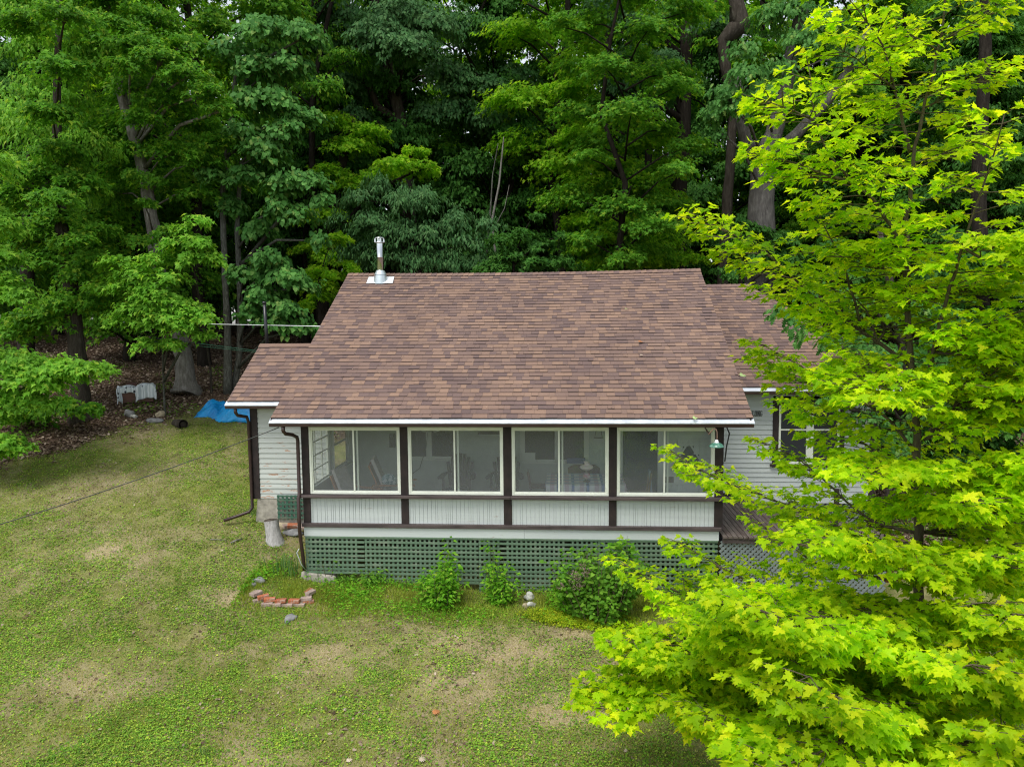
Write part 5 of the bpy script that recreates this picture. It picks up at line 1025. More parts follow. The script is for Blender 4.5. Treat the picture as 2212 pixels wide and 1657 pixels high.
for i, (px_, Yb, lb) in enumerate([(2010, 7.5, "dark bushy undergrowth tree beside the right wing's corner board"), (2130, 6.0, "dark bushy undergrowth tree right of the bright maple's stem"), (2240, 5.0, "dark undergrowth tree at the right picture edge"), (1950, 9.5, "dark undergrowth tree behind the wing's corner")]):
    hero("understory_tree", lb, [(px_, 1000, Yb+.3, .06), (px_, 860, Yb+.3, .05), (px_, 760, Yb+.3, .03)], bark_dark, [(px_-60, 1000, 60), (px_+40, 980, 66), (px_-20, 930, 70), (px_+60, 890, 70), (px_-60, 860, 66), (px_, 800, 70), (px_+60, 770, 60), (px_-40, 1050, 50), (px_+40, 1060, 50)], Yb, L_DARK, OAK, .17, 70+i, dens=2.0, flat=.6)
# generic woodland trees, each with its own trunk and crown (three crowns shared)
def forest_mesh(seed, leaf, T, size, H=19, r=3.8, z0=.28, dens=2.3, nlob=34):
    rg = np.random.default_rng(seed); m = MB(); A = []
    tr = [(np.array((0, 0, -.4)), .26), (np.array((0, 0, .3)), .2)]+[(np.array((rg.normal(0, .12)*k, rg.normal(0, .12)*k, H*k/6)), .2*(1-k/7.5)) for k in range(1, 7)]
    m.tube([p for p, q in tr], [q for p, q in tr], 8)
    for k in range(nlob):
        u = (k+.5)/nlob; z = H*(z0+(1.08-z0)*u); rr_ = r*math.sin(math.pi*min(.97, max(.15, u*.85+.12)))**.6; a = k*2.4+rg.uniform(-.4, .4); d = rr_*rg.uniform(.35, .85)
        c = np.array((d*math.cos(a), d*math.sin(a), z)); s, cen = lobe(c, rg.uniform(1.0, 1.7), np.array((0, 0, z)), rg, size, dens, .45, 18, (.1, .6)); A.append(s)
        m.tube([np.array((0, 0, z-.5*d)), c*.6+np.array((0, 0, z*.4-.1*d)), c], [.05, .035, .015], 5)
    P, D, Nn = (np.concatenate([a[i] for a in A]) for i in range(3)); V, F = leaf_mesh(P, D, Nn, size*rg.uniform(.7, 1.2, len(P)), T)
    me1 = bpy.data.meshes.new("trunk"); me1.from_pydata(m.v, [], m.f); me1.polygons.foreach_set("use_smooth", [True]*len(me1.polygons)); me1.materials.append(bark_dark); me1.update()
    me2 = raw_mesh("crown", V, F); me2.materials.append(leaf); return me1, me2
kinds = [forest_mesh(101, L_GREEN, MAPLE_F, .17), forest_mesh(102, L_YELLOW, MAPLE_F, .18, H=22, z0=.30), forest_mesh(103, L_DARK, OVAL, .17, H=12, r=3.0, z0=.14), forest_mesh(104, L_GREEN, OVAL, .18, H=23, r=3.9, z0=.42, nlob=30), forest_mesh(105, L_GREEN, MAPLE_F, .15, H=7, r=2.8, z0=.12, nlob=26)]
rf = np.random.default_rng(77); GRP = "shaded trees filling the wood behind the cottage"; k = 0; placed = []
KL = ["slender dark-trunked green tree", "yellow-green crowned tree", "low dark bushy tree", "high-crowned bare-stemmed tree", "low layered sapling"]
for row, (Y0, n_) in enumerate(((13.5, 9), (17, 11), (20, 14), (23, 12), (26, 16), (30, 14), (34, 18))):
    for i in range(n_):
        px = -250+(2750)*(i+rf.uniform(.15, .85))/n_; Y = Y0+rf.uniform(-1.6, 1.6); p = at(px, 640, Y); kd = [2, 0, 1, 3, 0, 1, 4][int(rf.integers(0, 7))]
        if (row < 2 and (800 < px < 930 or 1520 < px < 1780)) or (row < 2 and 1390 < px < 1530) or (row < 1 and 1030 < px < 1110) or (row < 3 and 1640 < px < 1760): continue
        if row == 0: kd = [2, 4, 4, 0][int(rf.integers(0, 4))]
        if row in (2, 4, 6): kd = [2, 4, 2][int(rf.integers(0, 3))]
        if Y < 12.4 or (p[0] > -6 and Y < 13): Y = 13.2; p = at(px, 640, Y)
        LMK = [(-900, "beyond the left edge of the picture"), (-20, "at the left edge of the picture"), (90, "behind the hollow-log maple"), (210, "left of the leaning maple"), (300, "behind the leaning maple"), (410, "left of the lichen-spotted trunks"), (480, "behind the lichen-spotted trunks"), (560, "behind the basswood leaves"),
               (660, "above the side roof"), (740, "left of the steel chimney"), (810, "right behind the steel chimney"), (900, "right of the steel chimney"), (1020, "behind the thin dead trunk"), (1130, "behind the ridge's middle"), (1250, "behind the large bright maple"), (1400, "left of the crooked dark oak"),
               (1460, "right of the crooked dark oak"), (1560, "left of the twin-forked oak"), (1660, "right of the twin-forked oak"), (1760, "above the hipped wing roof"), (1880, "behind the bright maple's stem"), (2040, "right of the bright maple's stem"), (2150, "at the right edge of the picture"), (2240, "beyond the right edge of the picture")]
        lm_ = [t_ for a_, t_ in LMK if px >= a_][-1]; key = (kd, lm_, row)
        rt = empty("forest_tree", (p[0], p[1], g1(p[0], p[1])), KL[kd]+", "+["front", "second", "third", "fourth", "fifth", "sixth", "rearmost"][row]+" row, "+lm_, "tree", ["slender dark trees in the wood", "yellow-green trees deep in the wood", "low dark trees in the wood", "tall high-crowned trees deep in the wood", "low layered saplings in the wood"][kd])
        s = rf.uniform(.85, 1.2); rt.rotation_euler = (0, 0, rf.uniform(0, 6.28)); rt.scale = (s, s, s*rf.uniform(.9, 1.15))
        for me_, nm in zip(kinds[kd], ("trunk", "crown")): o = bpy.data.objects.new(nm, me_); C.objects.link(o); o.parent = rt
# far wood beyond, reading as one mass
rg = np.random.default_rng(5); A = []; mt = MB(); far = []
for i in range(1050):
    px = rg.uniform(-400, 2600); Y = rg.uniform(37, 58); p = at(px, 600, Y); z = g1(p[0], p[1]); hgt = rg.uniform(0, 1)**1.0*30; far.append(np.array((p[0], p[1], z+1+hgt)))
    if i % 3 == 0: mt.tube([(p[0], p[1], z-.5), (p[0]+rg.normal(0, .3), p[1], z+9), (p[0]+rg.normal(0, .5), p[1], z+18)], [.22, .18, .1], 6)
for c in far: s, cen = lobe(c, rg.uniform(1.4, 2.6), c, rg, .34, 1.3, .6, 20, (.1, .7)); A.append(s)
P, D, Nn = (np.concatenate([a[i] for a in A]) for i in range(3)); V, F = leaf_mesh(P, D, Nn, .34*rg.uniform(.7, 1.2, len(P)), OVAL)
k_ = len(mt.v); 
V = np.concatenate([np.array(mt.v), V]); Ft = np.array([(f[0], f[1], f[2]) for f in mt.f if len(f) == 4]+[(f[0], f[2], f[3]) for f in mt.f if len(f) == 4]); F = np.concatenate([Ft, F+k_])
me = raw_mesh("distant_wood", V, F); me.materials.append(L_YELLOW); me.materials.append(bark_dark); mi = np.zeros(len(F), np.int32); mi[:len(Ft)] = 1; me.polygons.foreach_set("material_index", mi)
o = bpy.data.objects.new("distant_wood", me); C.objects.link(o); tag(o, "far wood seen as one green mass between the nearer trees", "woodland", kind="stuff")
# ------------------------------------------------------------------ the bright maple in the right foreground
LM = [
 [(1985,1640,-5.2),(1985,1250,-5.0),(1985,1100,-5),(1978,900,-5),(1962,700,-5),(1958,495,-5.1),(1972,353,-5.2),(1993,247,-5.3),(2025,123,-5.4),(2044,0,-5.5),(2050,-120,-5.6)],
 [(1965,330,-5.2),(1937,198,-5.4),(1901,71,-5.6),(1852,32,-5.8),(1820,-30,-6)],
 [(1985,900,-5),(2030,700,-5.4),(2078,533,-5.8),(2110,441,-6),(2142,360,-6.2),(2156,311,-6.3),(2170,247,-6.4)],
 [(1962,650,-5),(1951,537,-5.2),(1894,434,-5.5),(1852,406,-5.7),(1799,353,-5.9),(1771,304,-6),(1753,233,-6.1),(1746,141,-6.2)],
 [(1760,262,-6.05),(1739,247,-6.2),(1690,232,-6.2),(1640,214,-6.25)],
 [(1852,406,-5.7),(1780,372,-5.9),(1700,348,-6),(1650,335,-6)],
 [(1858,702,-4.7),(1824,562,-4.9),(1786,505,-5),(1764,470,-5),(1755,420,-5)],
 [(1980,800,-4.95),(1960,788,-4.9),(1917,754,-4.8),(1858,710,-4.7),(1816,687,-4.6),(1742,630,-4.6),(1710,598,-4.65),(1683,562,-4.7),(1600,515,-4.8),(1530,480,-4.9),(1510,468,-5)],
 [(1896,737,-4.8),(1892,699,-4.8),(1879,661,-4.7),(1841,630,-4.6),(1790,600,-4.6)],
 [(1980,980,-4.9),(1920,900,-4.7),(1850,860,-4.4),(1780,820,-4.2),(1700,775,-4.1),(1650,745,-4)],
 [(1850,860,-4.4),(1760,838,-4),(1690,800,-3.8),(1650,780,-3.8)],
 [(1980,1050,-4.9),(1900,980,-4.2),(1820,930,-3.6),(1750,890,-3.4),(1690,860,-3.3)],
 [(1980,1150,-4.9),(1880,1130,-4.2),(1813,1069,-3.9),(1781,1039,-3.8),(1739,1002,-3.7),(1695,968,-3.6),(1650,958,-3.5)],
 [(1980,1180,-4.9),(1850,1160,-3.8),(1720,1100,-3),(1620,1060,-2.6),(1540,1030,-2.4),(1490,1000,-2.3),(1445,970,-2.2)],
 [(1980,1250,-4.9),(1850,1250,-4.2),(1740,1210,-3.9),(1690,1160,-3.8),(1650,1135,-3.8)],
 [(1900,1300,-4.8),(1750,1290,-4.4),(1620,1260,-4.2),(1530,1210,-4.1),(1470,1172,-4.1)],
 [(1900,1340,-5),(1700,1340,-4.4),(1560,1320,-4),(1440,1270,-3.7),(1385,1240,-3.6),(1340,1212,-3.5)],
 [(1950,1420,-5.2),(1750,1430,-5.2),(1600,1430,-5.3),(1450,1415,-5.5),(1380,1405,-5.6),(1340,1395,-5.6)],
 [(1600,1430,-5.3),(1450,1465,-5.4),(1370,1478,-5.5),(1320,1475,-5.6)],
 [(1950,1500,-5.6),(1780,1510,-6),(1620,1540,-6.2),(1510,1535,-6.4),(1455,1520,-6.5)],
 [(1980,1470,-5.4),(1900,1500,-6.2),(1800,1520,-7),(1720,1490,-7.4),(1660,1475,-7.5)],
 [(1980,1420,-5.3),(2010,1420,-6.5),(2060,1430,-7.4),(2120,1440,-7.8)],
 [(1990,1250,-5.1),(2040,1190,-5.6),(2100,1170,-6),(2170,1175,-6.3)],
 [(1985,1220,-5),(1950,1190,-5.8),(1880,1170,-6.4),(1800,1165,-6.8),(1740,1180,-7)],
 [(1990,950,-5),(2060,880,-5.3),(2130,840,-5.5),(2212,810,-5.8),(2280,790,-6)],
 [(1990,1050,-5),(2080,1020,-5.5),(2160,990,-5.8),(2260,980,-6.2)],
 [(2078,533,-5.8),(2140,550,-6),(2212,545,-6.2),(2270,530,-6.4)],
 [(2005,760,-5.2),(2080,720,-5.5),(2160,690,-5.8),(2230,660,-6)],
 [(1985,1350,-5.2),(1900,1400,-4.6),(1800,1390,-4),(1700,1375,-3.7),(1600,1360,-3.6)],
 [(1990,1400,-5.3),(2100,1350,-5),(2200,1320,-5)],
 [(1980,1580,-5.8),(1900,1610,-6.8),(1800,1620,-7.5),(1700,1630,-7.8),(1620,1640,-7.9)],
 [(1980,1580,-5.8),(2000,1600,-6.9),(2080,1610,-7.6),(2160,1600,-7.9)],
 [(1958,495,-5.1),(1900,470,-4.9),(1850,470,-4.8)], [(1972,353,-5.2),(2050,330,-5.1),(2130,300,-5)], [(1993,247,-5.3),(1920,225,-5.1),(1870,215,-5)], [(1996,235,-5.3),(2070,190,-5.5),(2140,150,-5.7)],
 [(1965,640,-5),(2030,620,-4.8),(2090,600,-4.6)], [(1937,198,-5.4),(1880,150,-5.6),(1820,110,-5.8)], [(2028,110,-5.4),(1960,70,-5.3),(1900,40,-5.2)], [(2032,90,-5.4),(2100,50,-5.6),(2160,20,-5.8)],
 [(1951,540,-5.2),(1880,560,-5.4),(1820,555,-5.6)], [(1975,800,-5),(1900,830,-5.6),(1820,840,-6)], [(1985,1000,-5),(1920,1020,-5.8),(1860,1030,-6.3)], [(1985,1100,-5),(2040,1090,-6),(2110,1080,-6.6)],
 [(1985,1300,-5),(1880,1310,-6),(1760,1330,-6.6),(1650,1330,-6.9),(1570,1300,-7)], [(1985,1350,-5.1),(2050,1320,-6.2),(2130,1300,-7)], [(1750,1430,-5.2),(1680,1400,-6),(1600,1370,-6.5),(1530,1350,-6.7)],
 [(1985,900,-5),(1930,850,-4.2),(1880,800,-3.6),(1830,770,-3.3)], [(2060,880,-5.3),(2100,780,-5.3),(2150,740,-5.4)], [(1985,1250,-5),(2100,1240,-4.4),(2200,1200,-4.2)], [(1985,1150,-5),(2090,1130,-4.6),(2200,1090,-4.5)],
]
rg = np.random.default_rng(901); root = empty("maple_tree", tuple(np.array((at(1985, 1640, -5.2)[0], -5.2, g1(at(1985, 1640, -5.2)[0], -5.2)))), "bright yellow-green young maple filling the right foreground in front of the deck", "tree")
m = MB(); Pp = []; Dd = []; Nn_ = []; Ss = []; UP = np.array((0, 0, 1.))
def add_leaf(p, d, s):
    d = d/np.linalg.norm(d); Pp.append(p); Dd.append(d+np.array((0, 0, -rg.uniform(.05, .45)))); Nn_.append(UP+rg.normal(0, .28, 3)+d*np.array((1, 1, 0))*.18); Ss.append(s)
def twig(p, az, L, r, lv=0):
    n = max(2, int(L/.075)); el = rg.uniform(.10, .42); q = np.array(p, float); pts = [q.copy()]; tap = []
    for i in range(n):
        az += rg.normal(0, .07); el -= .045; d = np.array((math.cos(az)*math.cos(el), math.sin(az)*math.cos(el), math.sin(el))); q = q+d*L/n; pts.append(q.copy())
        if i >= (1 if lv else n*.18):
            for s in (-1, 1):
                if rg.random() < .86:
                    a = az+s*rg.uniform(.6, 1.3); ld = np.array((math.cos(a), math.sin(a), rg.uniform(-.2, .15))); pl_ = rg.uniform(.02, .075)
                    add_leaf(q+ld*pl_+np.array((0, 0, rg.uniform(-.005, .06))), ld, .106*rg.uniform(.5, 1.28))
        if lv == 0 and L > .45 and n*.25 < i < n*.8 and i % 2 == 0: twig(q, az+(1 if i % 4 == 0 else -1)*rg.uniform(.5, .9), L*rg.uniform(.35, .5), r*.6, 1)
    for a in (az-.5, az, az+.5): add_leaf(q, np.array((math.cos(a), math.sin(a), -.05)), .102*rg.uniform(.8, 1.2))
    m.tube(pts[::2]+([pts[-1]] if len(pts) % 2 == 0 else []), np.linspace(r, .0025, len(pts[::2])+(1 if len(pts) % 2 == 0 else 0)), 4, cap=False)
NL = len(LM)
for l in LM[3:NL]:
    xt, yt = l[-1][:2]
    for rep in range((0 if xt < 1720 else 1) if (xt < 1860 and 560 < yt < 1240) else 0 if yt < 500 else (3 if yt > 1250 or xt > 1900 else 1)):
        j = rg.normal(0, 1, 2); k_ = max(1, len(l)//3); LM.append([l[k_-1]]+[(x+j[0]*26*(i+1)/len(l)*1.6+42, y+rg.normal(0, 22)+20, Y+rg.choice([-1, 1])*.55*(i+1)/len(l)) for i, (x, y, Y) in enumerate(l[k_:])])
for li, l in enumerate(LM):
    P = np.array([at(*q) for q in l]); seg = np.linalg.norm(np.diff(P, axis=0), axis=1); L = seg.sum(); cum = np.r_[0, np.cumsum(seg)]
    if li == 0: P[0] = root.location; P[0][2] -= .2; r0 = .075
    else: r0 = min(.030, .007+.0065*L)
    u = np.linspace(0, L, max(6, int(L/.15))); Q = np.stack([np.interp(u, cum, P[:, i]) for i in range(3)], 1)
    for it in range(3): Q[1:-1] = Q[1:-1]*.5+(Q[:-2]+Q[2:])*.25
    Q[1:-1] += rg.normal(0, .006, Q[1:-1].shape); m.tube(list(Q), np.maximum(.005, r0*(1-(u/L)*(.93 if li == 0 else .85))), 8 if li == 0 else 6)
    thin = .8 if (l[-1][0] < 1860 and 560 < l[-1][1] < 1250) else .80
    for s_ in np.arange(L*.2, L, .035):
        if rg.random() < .75:
            p = np.array([np.interp(s_, u, Q[:, i]) for i in range(3)]); a = rg.uniform(0, 6.28); ld = np.array((math.cos(a), math.sin(a), 0.)); add_leaf(p+ld*rg.uniform(.02, .1)+np.array((0, 0, rg.uniform(.02, .12))), ld, .098*rg.uniform(.7, 1.2))
    s = L*.14 if li else L*.34; k = 0
    while s < L:
        p = np.array([np.interp(s, u, Q[:, i]) for i in range(3)]); j = min(len(Q)-2, int(s/L*(len(Q)-1))); d = Q[j+1]-Q[j]; d /= np.linalg.norm(d)+1e-9; rem = (L-s)
        vert = abs(d[2]) > .72; az = math.atan2(d[1], d[0]); base_ = (k % 2)*math.pi/2+.4
        for sg in (-1, 1):
            a = base_+(0 if sg > 0 else math.pi)+rg.normal(0, .3) if vert else az+sg*rg.uniform(.55, 1.15)
            twig(p, a, (rg.uniform(.30, .52)+min(.42, rem*.3))*thin, .007)
        s += rg.uniform(.13, .21) if not vert else rg.uniform(.15, .25); k += 1
    twig(Q[-1], math.atan2(Q[-1][1]-Q[-3][1], Q[-1][0]-Q[-3][0]), .20, .006, 1)
m.build("trunk", bark_young, root)
P = np.array(Pp); V, F = leaf_mesh(P, np.array(Dd), np.array(Nn_), np.array(Ss), MAPLE); link("crown", raw_mesh("crown", V, F), L_MAPLE, root)
print("maple leaves", len(P))
# ------------------------------------------------------------------ shrubs and weeds by the lattice
L_WEED = leafmat("weed_leaf", [(0, (.09, .27, .016)), (.5, (.15, .37, .022)), (.9, (.24, .45, .035)), (1, (.36, .48, .06))], trans=.45)
L_VINE = leafmat("creeper_leaf", [(0, (.07, .19, .018)), (.5, (.12, .28, .025)), (1, (.20, .38, .04))], trans=.4)
L_GOLD = leafmat("golden_creeper_leaf", [(0, (.20, .36, .015)), (.5, (.34, .46, .02)), (1, (.50, .52, .03))], trans=.4)
stem_m = plain("green_stem", (.10, .12, .04), .7, .3); dry_m = plain("dry_stem", (.16, .11, .075), .9, .3); seed_m = leafmat("dried_flower_head", [(0, (.20, .13, .12)), (1, (.34, .25, .22))], trans=.2)
def shrub(name, px, py, label, stems, leaf, T, size, seed, cat="shrub", r=.25, H=.8, nleaf=40, sm=stem_m, extra=None, Y=None):
    rg = np.random.default_rng(seed); q = gp(px, py) if Y is None else np.array((at(px, py, Y)[0], Y, g1(at(px, py, Y)[0], Y))); root = empty(name, tuple(q), label, cat); m = MB(); P = []; D = []; Nn = []
    for s in range(stems):
        a = rg.uniform(0, 6.28); rr_ = r*rg.random()**.5; h = H*rg.uniform(.55, 1.0)*(1-.25*(rr_/r)); b0 = q+np.array((math.cos(a)*rr_*.4, math.sin(a)*rr_*.3, -.03)); tp = q+np.array((math.cos(a)*rr_*1.1, math.sin(a)*rr_*.8, h)); mid = (b0+tp)/2+rg.normal(0, .03, 3)
        m.tube([b0, mid, tp], [.008, .006, .003], 5, cap=False)
        for i in range(nleaf):
            u = rg.uniform(.12, 1.03); c = (b0+(mid-b0)*u*2) if u < .5 else mid+(tp-mid)*(u*2-1); az = rg.uniform(0, 6.28); d = np.array((math.cos(az), math.sin(az), rg.uniform(-.3, .35)))
            P.append(c+d*rg.uniform(.02, .13)); D.append(d); Nn.append(UP+rg.normal(0, .35, 3)+d*.3-np.array((0, .25, 0)))
    m.build("stem", sm, root); P = np.array(P); V, F = leaf_mesh(P, np.array(D), np.array(Nn), size*rg.uniform(.6, 1.25, len(P)), T); link("foliage", raw_mesh("foliage", V, F), leaf, root)
    return root, q
shrub("leafy_weed", 955, 1312, "bright green bushy weed with one tall leafy tip against the lattice", 26, L_WEED, OVAL, .085, 1, r=.40, H=.95, nleaf=52)
r_, q = shrub("leafy_weed", 972, 1300, "tall leafy shoot rising from the bushy weed before the lattice", 6, L_WEED, OVAL, .095, 2, r=.14, H=1.55, nleaf=44)
shrub("leafy_weed", 1080, 1306, "upright green weed with paired leaves at the lattice's middle", 18, L_WEED, OVAL, .080, 3, r=.36, H=1.0, nleaf=44)
shrub("leafy_weed", 1055, 1290, "tall thin weed leaning left of the lattice's middle", 4, L_WEED, OVAL, .085, 4, r=.16, H=1.25, nleaf=34)
shrub("tangled_bush", 1292, 1338, "large tangled bush with brown flower heads against the lattice", 60, L_VINE, HEART, .085, 5, r=.85, H=1.5, nleaf=46, sm=dry_m)
r_, q = shrub("tangled_bush", 1240, 1325, "left flank of light leaves spilling from the tangled bush", 14, L_WEED, MAPLE_S, .10, 6, r=.38, H=1.15, nleaf=30, sm=dry_m)
rg = np.random.default_rng(8); m = MB(); P = []; D = []; Nn = []
root = bpy.data.objects["tangled_bush"]; b0 = np.array(root.location)
for i in range(9):
    c = b0+np.array((rg.uniform(-.75, .15), -.35+rg.uniform(-.1, .2), rg.uniform(.65, 1.1)))
    P, D, Nn = [], [], []
    for k in range(50): d = unit(rg.normal(0, 1, 3)); P.append(c+d*.035*rg.uniform(.6, 1.3)*np.array((1.4, 1, 1))); D.append(d); Nn.append(rg.normal(0, 1, 3))
    V, F = leaf_mesh(np.array(P), np.array(D), np.array(Nn), np.full(len(P), .035), NARROW); link("flower_head", raw_mesh("flower_head", V, F), seed_m, root)
shrub("climbing_vine", 1345, 1290, "leafy vine tip climbing over the white skirt board", 9, L_WEED, MAPLE_S, .13, 9, cat="vine", r=.22, H=1.62, nleaf=30, Y=.1)
shrub("leafy_weed", 1475, 1290, "dark leafy weed in front of the lattice's right end", 6, L_VINE, OVAL, .07, 10, r=.28, H=.85, nleaf=30)
shrub("feathery_weed", 800, 1262, "feathery-leaved low plant at the left part of the lattice", 8, L_VINE, NARROW, .09, 11, r=.28, H=.42, nleaf=46)
shrub("feathery_weed", 745, 1262, "small feathery plant beside the concrete footing", 6, L_VINE, NARROW, .07, 12, r=.2, H=.3, nleaf=36)
shrub("slender_weed", 712, 1258, "thin stemmed weed with pale leaf whorls at the lattice's left end", 3, L_WEED, OVAL, .05, 13, r=.14, H=.72, nleaf=14)
shrub("leafy_weed", 668, 905 if False else 1240, "tiny leafy sprout by the corner footing", 3, L_WEED, OVAL, .05, 14, r=.1, H=.2, nleaf=14)
for i, (px, py, r_, lb) in enumerate([(835, 1268, .16, "leafiest of the small green sprouts along the lattice foot"), (870, 1272, .14, "small green sprout left of the bushy weed")]):
    shrub("leafy_weed", px, py, lb, 6, L_WEED, OVAL, .055, 20+i, r=r_, H=.26, nleaf=22)
def blades(name, px, py, n, L, label, mat, seed, r=.25, w_=.022, cat="plant"):
    rg = np.random.default_rng(seed); q = gp(px, py); root = empty(name, tuple(q), label, cat); m = MB()
    for i in range(n):
        a = rg.uniform(0, 6.28); b0 = q+np.array((rg.normal(0, r*.5), rg.normal(0, r*.35), -.02)); d = np.array((math.cos(a), math.sin(a)*.8, 0)); l = L*rg.uniform(.5, 1.1); bend = rg.uniform(.12, .55); sd = np.array((-d[1], d[0], 0))*w_*.5
        V = []; 
        for k in range(6): u = k/5; c = b0+d*l*bend*u*u+np.array((0, 0, l*(u-bend*.45*u*u*u))); V += [c-sd*(1-u**2*.95), c+sd*(1-u**2*.95)]
        m.add(V, [(2*k, 2*k+1, 2*k+3, 2*k+2) for k in range(5)], True)
    m.build("leaf_blades" if False else "foliage", mat, root)
L_IRIS = leafmat("iris_blade", [(0, (.06, .16, .045)), (.6, (.10, .22, .06)), (1, (.22, .28, .07))], trans=.35)
blades("iris_clump", 622, 1238, 60, .52, "clump of sword-shaped iris leaves inside the brick bed", L_IRIS, 1, r=.42, w_=.026)
blades("grass_clump", 545, 1110, 60, .30, "tuft of long grass at the concrete foundation corner", L_IRIS, 2, r=.28, w_=.010, cat="grass tuft")
blades("grass_clump", 445, 1632, 30, .22, "small tuft of taller grass in the near lawn", L_IRIS, 3, r=.12, w_=.008, cat="grass tuft")
blades("grass_clump", 1180, 1305, 60, .34, "yellowish long grass beside the pale round stones", leafmat("yellow_grass", [(0, (.16, .24, .03)), (1, (.30, .34, .05))], trans=.4), 4, r=.26, w_=.008, cat="grass tuft")
blades("lily_clump", 1222, 1310, 22, .40, "arching strap leaves left of the tangled bush", L_IRIS, 5, r=.18, w_=.028)
blades("grass_clump", 1262, 1345, 26, .16, "short dark tuft in front of the tangled bush", L_IRIS, 6, r=.1, w_=.008, cat="grass tuft")
# white blossom in a gap of the maple
root = empty("blossom_cluster", tuple(gp(1652, 1375)), "cream blossom cluster glimpsed through the maple leaves", "flowers"); q = gp(1652, 1375); P = []; D = []; Nn = []; rg = np.random.default_rng(3)
m = MB(); m.tube([q, q+np.array((.02, 0, .5))], [.01, .006], 5); m.build("stem", stem_m, root)
for k in range(160): d = unit(rg.normal(0, 1, 3)); P.append(q+np.array((.02, 0, .52))+d*rg.uniform(.05, .12)); D.append(d); Nn.append(rg.normal(0, 1, 3))
V, F = leaf_mesh(np.array(P), np.array(D), np.array(Nn), np.full(len(P), .045), OVAL); link("blossom", raw_mesh("blossom", V, F), leafmat("cream_petal", [(0, (.6, .5, .38)), (1, (.75, .68, .55))], trans=.2), root)

# ------------------------------------------------------------------ lawn, clover, leaf litter (nobody could count them)
def view_mask(x, y, z):
    v = np.stack([x, y, z], 1)-CAM; d = v@AX_F; px = 1106+(v@AX_R)/d*1586.2; py = 828-(v@AX_U)/d*1586.2
    return (px > -60) & (px < 2270) & (py < 1720) & (d > 3)
def scatter(n, seed, dens, y0=-8.5, y1=13):
    rg = np.random.default_rng(seed); out = []; tot = 0
    while tot < n:
        m_ = n*3; y = y0+(y1-y0)*rg.random(m_)**1.7; d = y+13.85; x = CAM[0]+(rg.uniform(-.86, .80, m_))*d
        k = rg.random(m_) < dens(x, y); x, y = x[k], y[k]; z = gz(x, y); k = view_mask(x, y, z) & ~((x > -4.2) & (x < 8.4) & (y > .45)) & ~((x < -4) & (x > -5.9) & (y > 2.02)); out.append(np.stack([x[k], y[k], z[k]], 1)); tot += k.sum()
    return np.concatenate(out)[:n], rg
lushf = lambda x, y: np.clip((vnoise(x, y, .55)*.55+vnoise(x, y, 1.7)*.45-.42)*3.0+.15*(x < -2), 0, 1)
bedf = lambda x, y: np.exp(-((y-(-.15))/.55)**2)*((x > -5.2) & (x < 4))
grass_g = leafmat("lawn_grass", [(0, (.15, .21, .022)), (.5, (.26, .32, .038)), (1, (.38, .43, .07))], trans=.3, sat_noise=.9)
grass_y = leafmat("dry_lawn_grass", [(0, (.28, .26, .070)), (.5, (.42, .38, .12)), (1, (.58, .52, .24))], trans=.25, sat_noise=.9)
clover = leafmat("clover", [(0, (.09, .22, .028)), (.5, (.18, .34, .035)), (.9, (.31, .46, .05)), (1, (.46, .52, .07))], trans=.3, sat_noise=1.2)
dead = leafmat("dead_leaf", [(0, (.08, .05, .033)), (.4, (.15, .10, .07)), (.75, (.27, .20, .145)), (1, (.44, .36, .28))], trans=.1, sat_noise=2)
def blade_field(name, n, seed, dens, mat, L, w_, label, cat, tilt=.9):
    P, rg = scatter(n, seed, dens); a = rg.uniform(0, 6.28, n); l = L*rg.uniform(.5, 1.3, n); t_ = rg.uniform(.2, tilt, n); d = np.stack([np.cos(a)*t_, np.sin(a)*t_, np.ones(n)], 1)*l[:, None]
    ps = rg.uniform(0, 6.28, n); s = np.stack([np.cos(ps), np.sin(ps), np.zeros(n)], 1)*w_*.5; P = P-np.array((0, 0, .006))
    V = np.stack([P-s, P+s, P+d], 1).reshape(-1, 3); F = np.arange(3*n).reshape(n, 3); o = link(name, raw_mesh(name, V, F), mat); tag(o, label, cat, kind="stuff")
blade_field("grass", 150000, 1, lambda x, y: (.25+.75*lushf(x, y))*(1-.85*litter_amt(x, y))*(1-.85*dryf(x, y)), grass_g, .042, .010, "short green grass of the patchy lawn", "grass")
blade_field("dry_grass", 130000, 2, lambda x, y: (1-.6*lushf(x, y))*(1-.8*litter_amt(x, y)), grass_y, .034, .010, "dry straw-coloured grass in the lawn's worn patches", "dry grass", 1.6)
blade_field("long_grass", 26000, 3, lambda x, y: bedf(x, y)*vnoise(x, y, 2.2), grass_g, .11, .010, "longer grass along the foot of the lattice", "grass", .7)
def leaf_field(name, n, seed, dens, mat, size, T, label, cat, h=.03, flatn=.35, y1=13):
    P, rg = scatter(n, seed, dens, y1=y1); a = rg.uniform(0, 6.28, n); P[:, 2] += rg.uniform(.2, 1, n)*h; D = np.stack([np.cos(a), np.sin(a), rg.uniform(-.15, .25, n)], 1); Nn = np.array((0, 0, 1.))+rg.normal(0, flatn, (n, 3))
    V, F = leaf_mesh(P, D, Nn, size*rg.uniform(.5, 1.35, n), T); o = link(name, raw_mesh(name, V, F), mat); tag(o, label, cat, kind="stuff")
clf = lambda x, y: np.clip((vnoise(x+9, y-3, .8)*.5+vnoise(x, y+5, 2.6)*.5-.40)*3.2+.26, .16, .9)*(1-litter_amt(x, y))*(1-.85*dryf(x, y))
leaf_field("clover", 120000, 4, lambda x, y: clf(x, y)*(.40+.60*np.clip(-x/6+.6, 0, 1)), clover, .036, OVAL, "low clover and weeds spread through the lawn", "clover", .035)
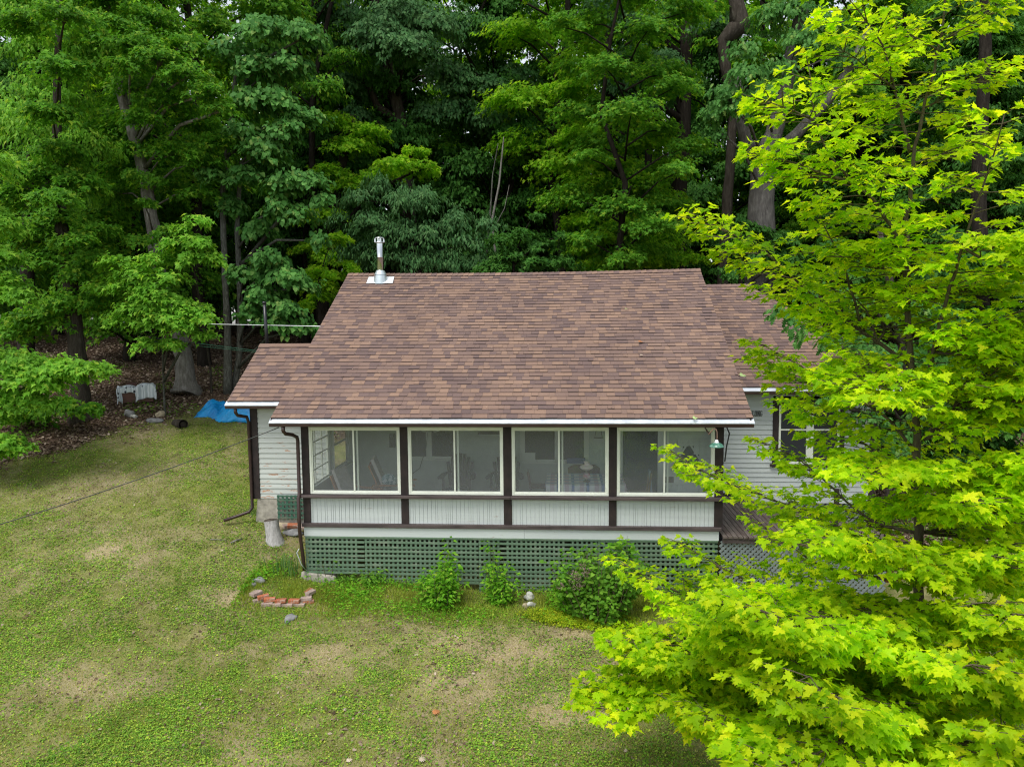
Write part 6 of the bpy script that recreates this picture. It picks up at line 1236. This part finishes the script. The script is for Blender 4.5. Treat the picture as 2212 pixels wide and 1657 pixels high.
leaf_field("ground_cover", 7000, 5, lambda x, y: bedf(x, y)*(np.hypot(x+4.35, y+.45) > .75)*np.clip(vnoise(x, y, 1.5)*2-.5, 0, 1), L_WEED, .055, OVAL, "leafy ground cover along the foot of the lattice and in the brick bed", "ground cover", .14, .5)
qy = gp(1215, 1335); leaf_field("golden_ground_cover", 9000, 6, lambda x, y: np.clip(1.3-np.hypot((x-qy[0]-.35)/.95, (y-qy[1]+.05-(.35*(x-qy[0]))*-.5)/.32), 0, 1), L_GOLD, .040, OVAL, "golden yellow creeping plant in front of the bushes", "ground cover", .09, .5)
leaf_field("leaf_litter", 90000, 7, lambda x, y: litter_amt(x, y)*np.clip(vnoise(x, y, 1.2)+.25, 0, 1), dead, .095, OAK, "brown leaf litter under the trees", "leaf litter", .04, .5, y1=24)
leaf_field("dead_leaves", 4200, 8, lambda x, y: np.clip(vnoise(x-4, y+8, .9)*2-.75, 0, 1)*(1-litter_amt(x, y)), dead, .060, OAK, "small faded dead leaves strewn over the lawn", "dead leaves", .03, .5)
leaf_field("woodland_weeds", 5000, 9, lambda x, y: litter_amt(x, y)*(vnoise(x, y+30, 1.1) > .66), L_VINE, .07, OVAL, "sparse green weeds in the leaf litter", "weeds", .16, .5)
# single leaves one can pick out
def one_leaf(p, n_, d, size, T, mat, name, label, grp=None):
    V, F = leaf_mesh(np.array([p]), np.array([d]), np.array([n_]), np.array([size]), T); o = link(name, raw_mesh(name, V, F), mat); tag(o, label, "leaf", grp)
rust = leafmat("rust_leaf", [(0, (.42, .17, .07)), (1, (.5, .22, .09))], trans=.1); tanl = leafmat("bleached_leaf", [(0, (.5, .42, .32)), (1, (.55, .45, .35))], trans=.1); greenl = leafmat("fallen_green_leaf", [(0, (.3, .42, .16)), (1, (.35, .45, .2))], trans=.2)
for px, py, mt, sz, lb in ((934, 1548, rust, .15, "rust-orange oak leaf lying on the lawn"), (905, 1651, tanl, .13, "pale tan leaf on the lawn at the bottom edge"), (1020, 1462, tanl, .07, "small pale leaf on the lawn right of centre"), (748, 1652, tanl, .10, "bleached leaf near the bottom left of centre")):
    q = gp(px, py); one_leaf(q+np.array((0, 0, .05)), np.array((.1, -.45, .9)), np.array((.6, .7, .1)), sz, OAK, mt, "fallen_leaf", lb)
def on_roof(px, py):
    v = AX_F+AX_R*((px-1106)*1.70841/FPX)-AX_U*((py-828.3)*1.70841/FPX); s = sn/cs; t_ = (EZ+s*CAM[1]-CAM[2])/(v[2]-s*v[1]); return CAM+t_*v
rg = np.random.default_rng(44); n = 420; u_ = rg.uniform(-4.5, 4.5, n); s_ = rg.random(n)**1.3*6.2; P = np.stack([u_, s_*cs, EZ+s_*sn+.024/cs], 1); a = rg.uniform(0, 6.28, n)
D = np.stack([np.cos(a), np.sin(a)*cs, np.sin(a)*sn], 1); V, F = leaf_mesh(P, D, np.array((0, -sn, cs))+rg.normal(0, .2, (n, 3)), rg.uniform(.012, .045, n), NARROW); tag(link("roof_debris", raw_mesh("roof_debris", V, F), dead), "tiny bits of twig and seed scattered on the main roof", "debris", kind="stuff")
for px, py, mt, sz, lb, T in ((1378, 742, rust, .11, "orange leaf lying on the right half of the main roof", OAK), (1382, 771, tanl, .07, "pale scrap of leaf below the orange leaf on the roof", OAK), (1349, 671, greenl, .09, "green leaf high on the right of the main roof", NARROW), (1599, 816, greenl, .13, "fallen green leaf near the main roof's lower right edge", MAPLE), (1497, 908, greenl, .09, "green leaf scrap just above the drip strip", MAPLE)):
    q = on_roof(px, py); one_leaf(q+np.array((0, -.02, .045)), np.array((0, -.45, .9)), np.array((1, .2, .1)), sz, T, mt, "fallen_leaf", lb)
